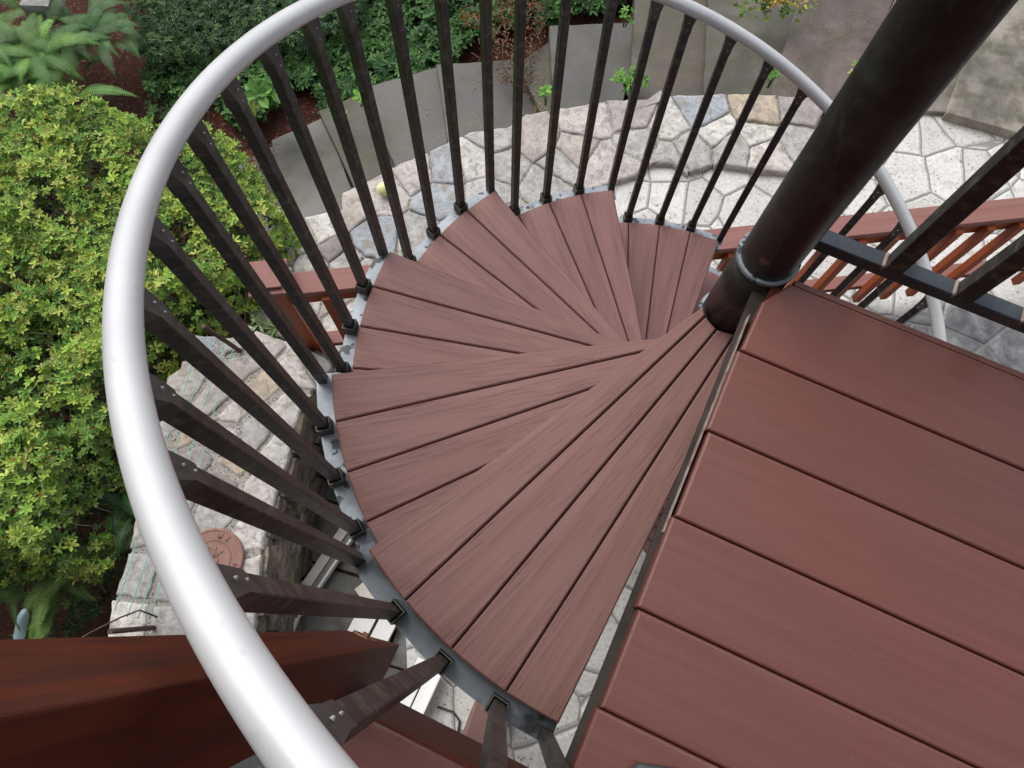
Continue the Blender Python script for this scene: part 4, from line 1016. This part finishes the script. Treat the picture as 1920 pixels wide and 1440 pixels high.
# white frames in the court
def strip(name, a, b2, z, parts, lab, cat):
    rt = empty(name, tuple(at(a[0], a[1], z))); tag(rt, lab, cat); A, B2 = at(a[0], a[1], z), at(b2[0], b2[1], z); d = (B2 - A).normalized(); s = Vector((d.y, -d.x, 0))
    for (nm, m, o0_, o1, h) in parts:
        mb = MB(); c = (A + B2) / 2 + s * (o0_ + o1) / 2 + Vector((0, 0, h / 2)) - rt.location; mb.box(c, d, s, (0, 0, 1), (B2 - A).length / 2, abs(o1 - o0_) / 2, h / 2 + .004, .001); mb.build(nm, m, rt)
    return rt
strip('window_frame', (668, 1006), (545, 1188), -2.82, [('trim', 'white_frame', -.002, .010, .05), ('channel', 'frame_grey', .010, .040, .02), ('rail', 'cream_strip', .040, .085, .04)], 'narrow aluminium window frame with cream rail on the lower slate path', 'window frame')
strip('window_frame', (742, 1168), (660, 1330), -2.80, [('trim', 'white_frame', -.010, .075, .03), ('channel', 'black_plastic', .075, .088, .02), ('rail', 'white_frame', .088, .185, .04)], 'bright white frame lying beside the chamfered post end', 'window frame')
strip('window_frame', (832, 1255), (770, 1390), -2.45, [('trim', 'white_frame', -.004, .006, .05), ('rail', 'white_frame', .006, .055, .03), ('channel', 'black_plastic', .055, .062, .02), ('panel', 'white_frame', .062, .12, .03)][0:4], 'white ribbed frame between the stair rim and the deck rim board', 'window frame')
strip('glass_block', (560, 1158), (548, 1192), -2.80, [('glass', 'glass_grey', 0.004, .045, .05), ('trim', 'white_frame', -.012, .003, .06)], 'small grey glass pane with white trim at the foot of the wall', 'window pane')
strip('cream_board', (676, 1098), (700, 1130), -2.80, [('board', 'cream_strip', -.03, .03, .03)], 'cream board end peeking from below the stair rim plate', 'board')
mb = MB(); mb.tube([at(820, 1325, -2.49), at(850, 1335, -2.49), at(862, 1352, -2.49), at(858, 1380, -2.49), at(835, 1420, -2.49)], .005, 8); tag(mb.build('cable', 'rubber_cable'), 'dark cable curling over the patio beside the deck support post', 'cable')

# shoe of the person taking the picture
sp_ = at(1252, 1462, .05); sh = empty('shoe', (sp_.x, sp_.y, 0)); tag(sh, 'grey fabric shoe toe with orange trim on the landing planks at the bottom edge', 'shoe')
mb = MB(); m = 14; n = 20; rows = []
for i in range(m + 1):
    t = i / m; y = -.26 * t; w = .047 * (math.sin(min(1, t * 4.5 + .38) * math.pi / 2)) * (1 - .22 * smooth(.35, .6, t)); hh = .045 + .035 * smooth(.2, .6, t); hh *= math.sin(min(1, t * 5 + .12) * math.pi / 2)
    rows.append([(w * math.copysign(abs(math.cos(a)) ** .8, math.cos(a)), y, .006 + hh * (math.sin(a) if math.sin(a) > 0 else 0)) for a in [math.pi * q / n for q in range(n + 1)]])
for i in range(m):
    for q in range(n): mb.face([rows[i][q], rows[i + 1][q], rows[i + 1][q + 1], rows[i][q + 1]][::-1], smooth=True)
mb.build('upper', 'shoe_fabric', sh, weld=True)
mb = MB(); mb.tube([(x * 1.06, y + .002, .009) for x, y, z in [(r[0][0], r[0][1], 0) for r in rows[::-1]] + [(r[-1][0], r[-1][1], 0) for r in rows]], .007, 8); mb.build('sole', 'rubber_cable', sh)
mb = MB(); rr_ = rows[2]; mb.tube([(x * .9 + .002, y - .012 + .02 * (x / .04), z + .0025) for x, y, z in rr_[4:13]], .0028, 6); mb.build('trim', 'orange_trim', sh)
sh.rotation_euler = (0, 0, R(-6))

# ---------------------------------------------------------------- light
w = bpy.data.worlds.new('World'); sc.world = w; w.use_nodes = True; nt = w.node_tree
sky = nt.nodes.new('ShaderNodeTexSky'); sky.sky_type = 'NISHITA'; sky.sun_disc = False
SE, SR = 55, 322
sky.sun_elevation = R(SE); sky.sun_rotation = R(SR); sky.dust_density = 3; sky.air_density = 1.2; sky.ozone_density = 1
hs = nt.nodes.new('ShaderNodeHueSaturation'); hs.inputs['Saturation'].default_value = .28
bg = nt.nodes['Background']; nt.links.new(sky.outputs[0], hs.inputs['Color']); nt.links.new(hs.outputs[0], bg.inputs['Color']); bg.inputs['Strength'].default_value = .15
sun = bpy.data.lights.new('sun', 'SUN'); sun.energy = .8; sun.angle = R(45); sun.color = (1, .97, .93); so = bpy.data.objects.new('sun', sun); col.objects.link(so)
# direction towards the sun: nishita rotation measured clockwise from +Y
dx, dy, dz = math.sin(R(SR)) * math.cos(R(SE)), math.cos(R(SR)) * math.cos(R(SE)), math.sin(R(SE))
so.rotation_euler = Vector((dx, dy, dz)).to_track_quat('Z', 'Y').to_euler()
sc.view_settings.view_transform = 'Standard'; sc.view_settings.look = 'None'; sc.view_settings.gamma = 1; sc.view_settings.exposure = .62
sc.render.resolution_x = 1024; sc.render.resolution_y = 768
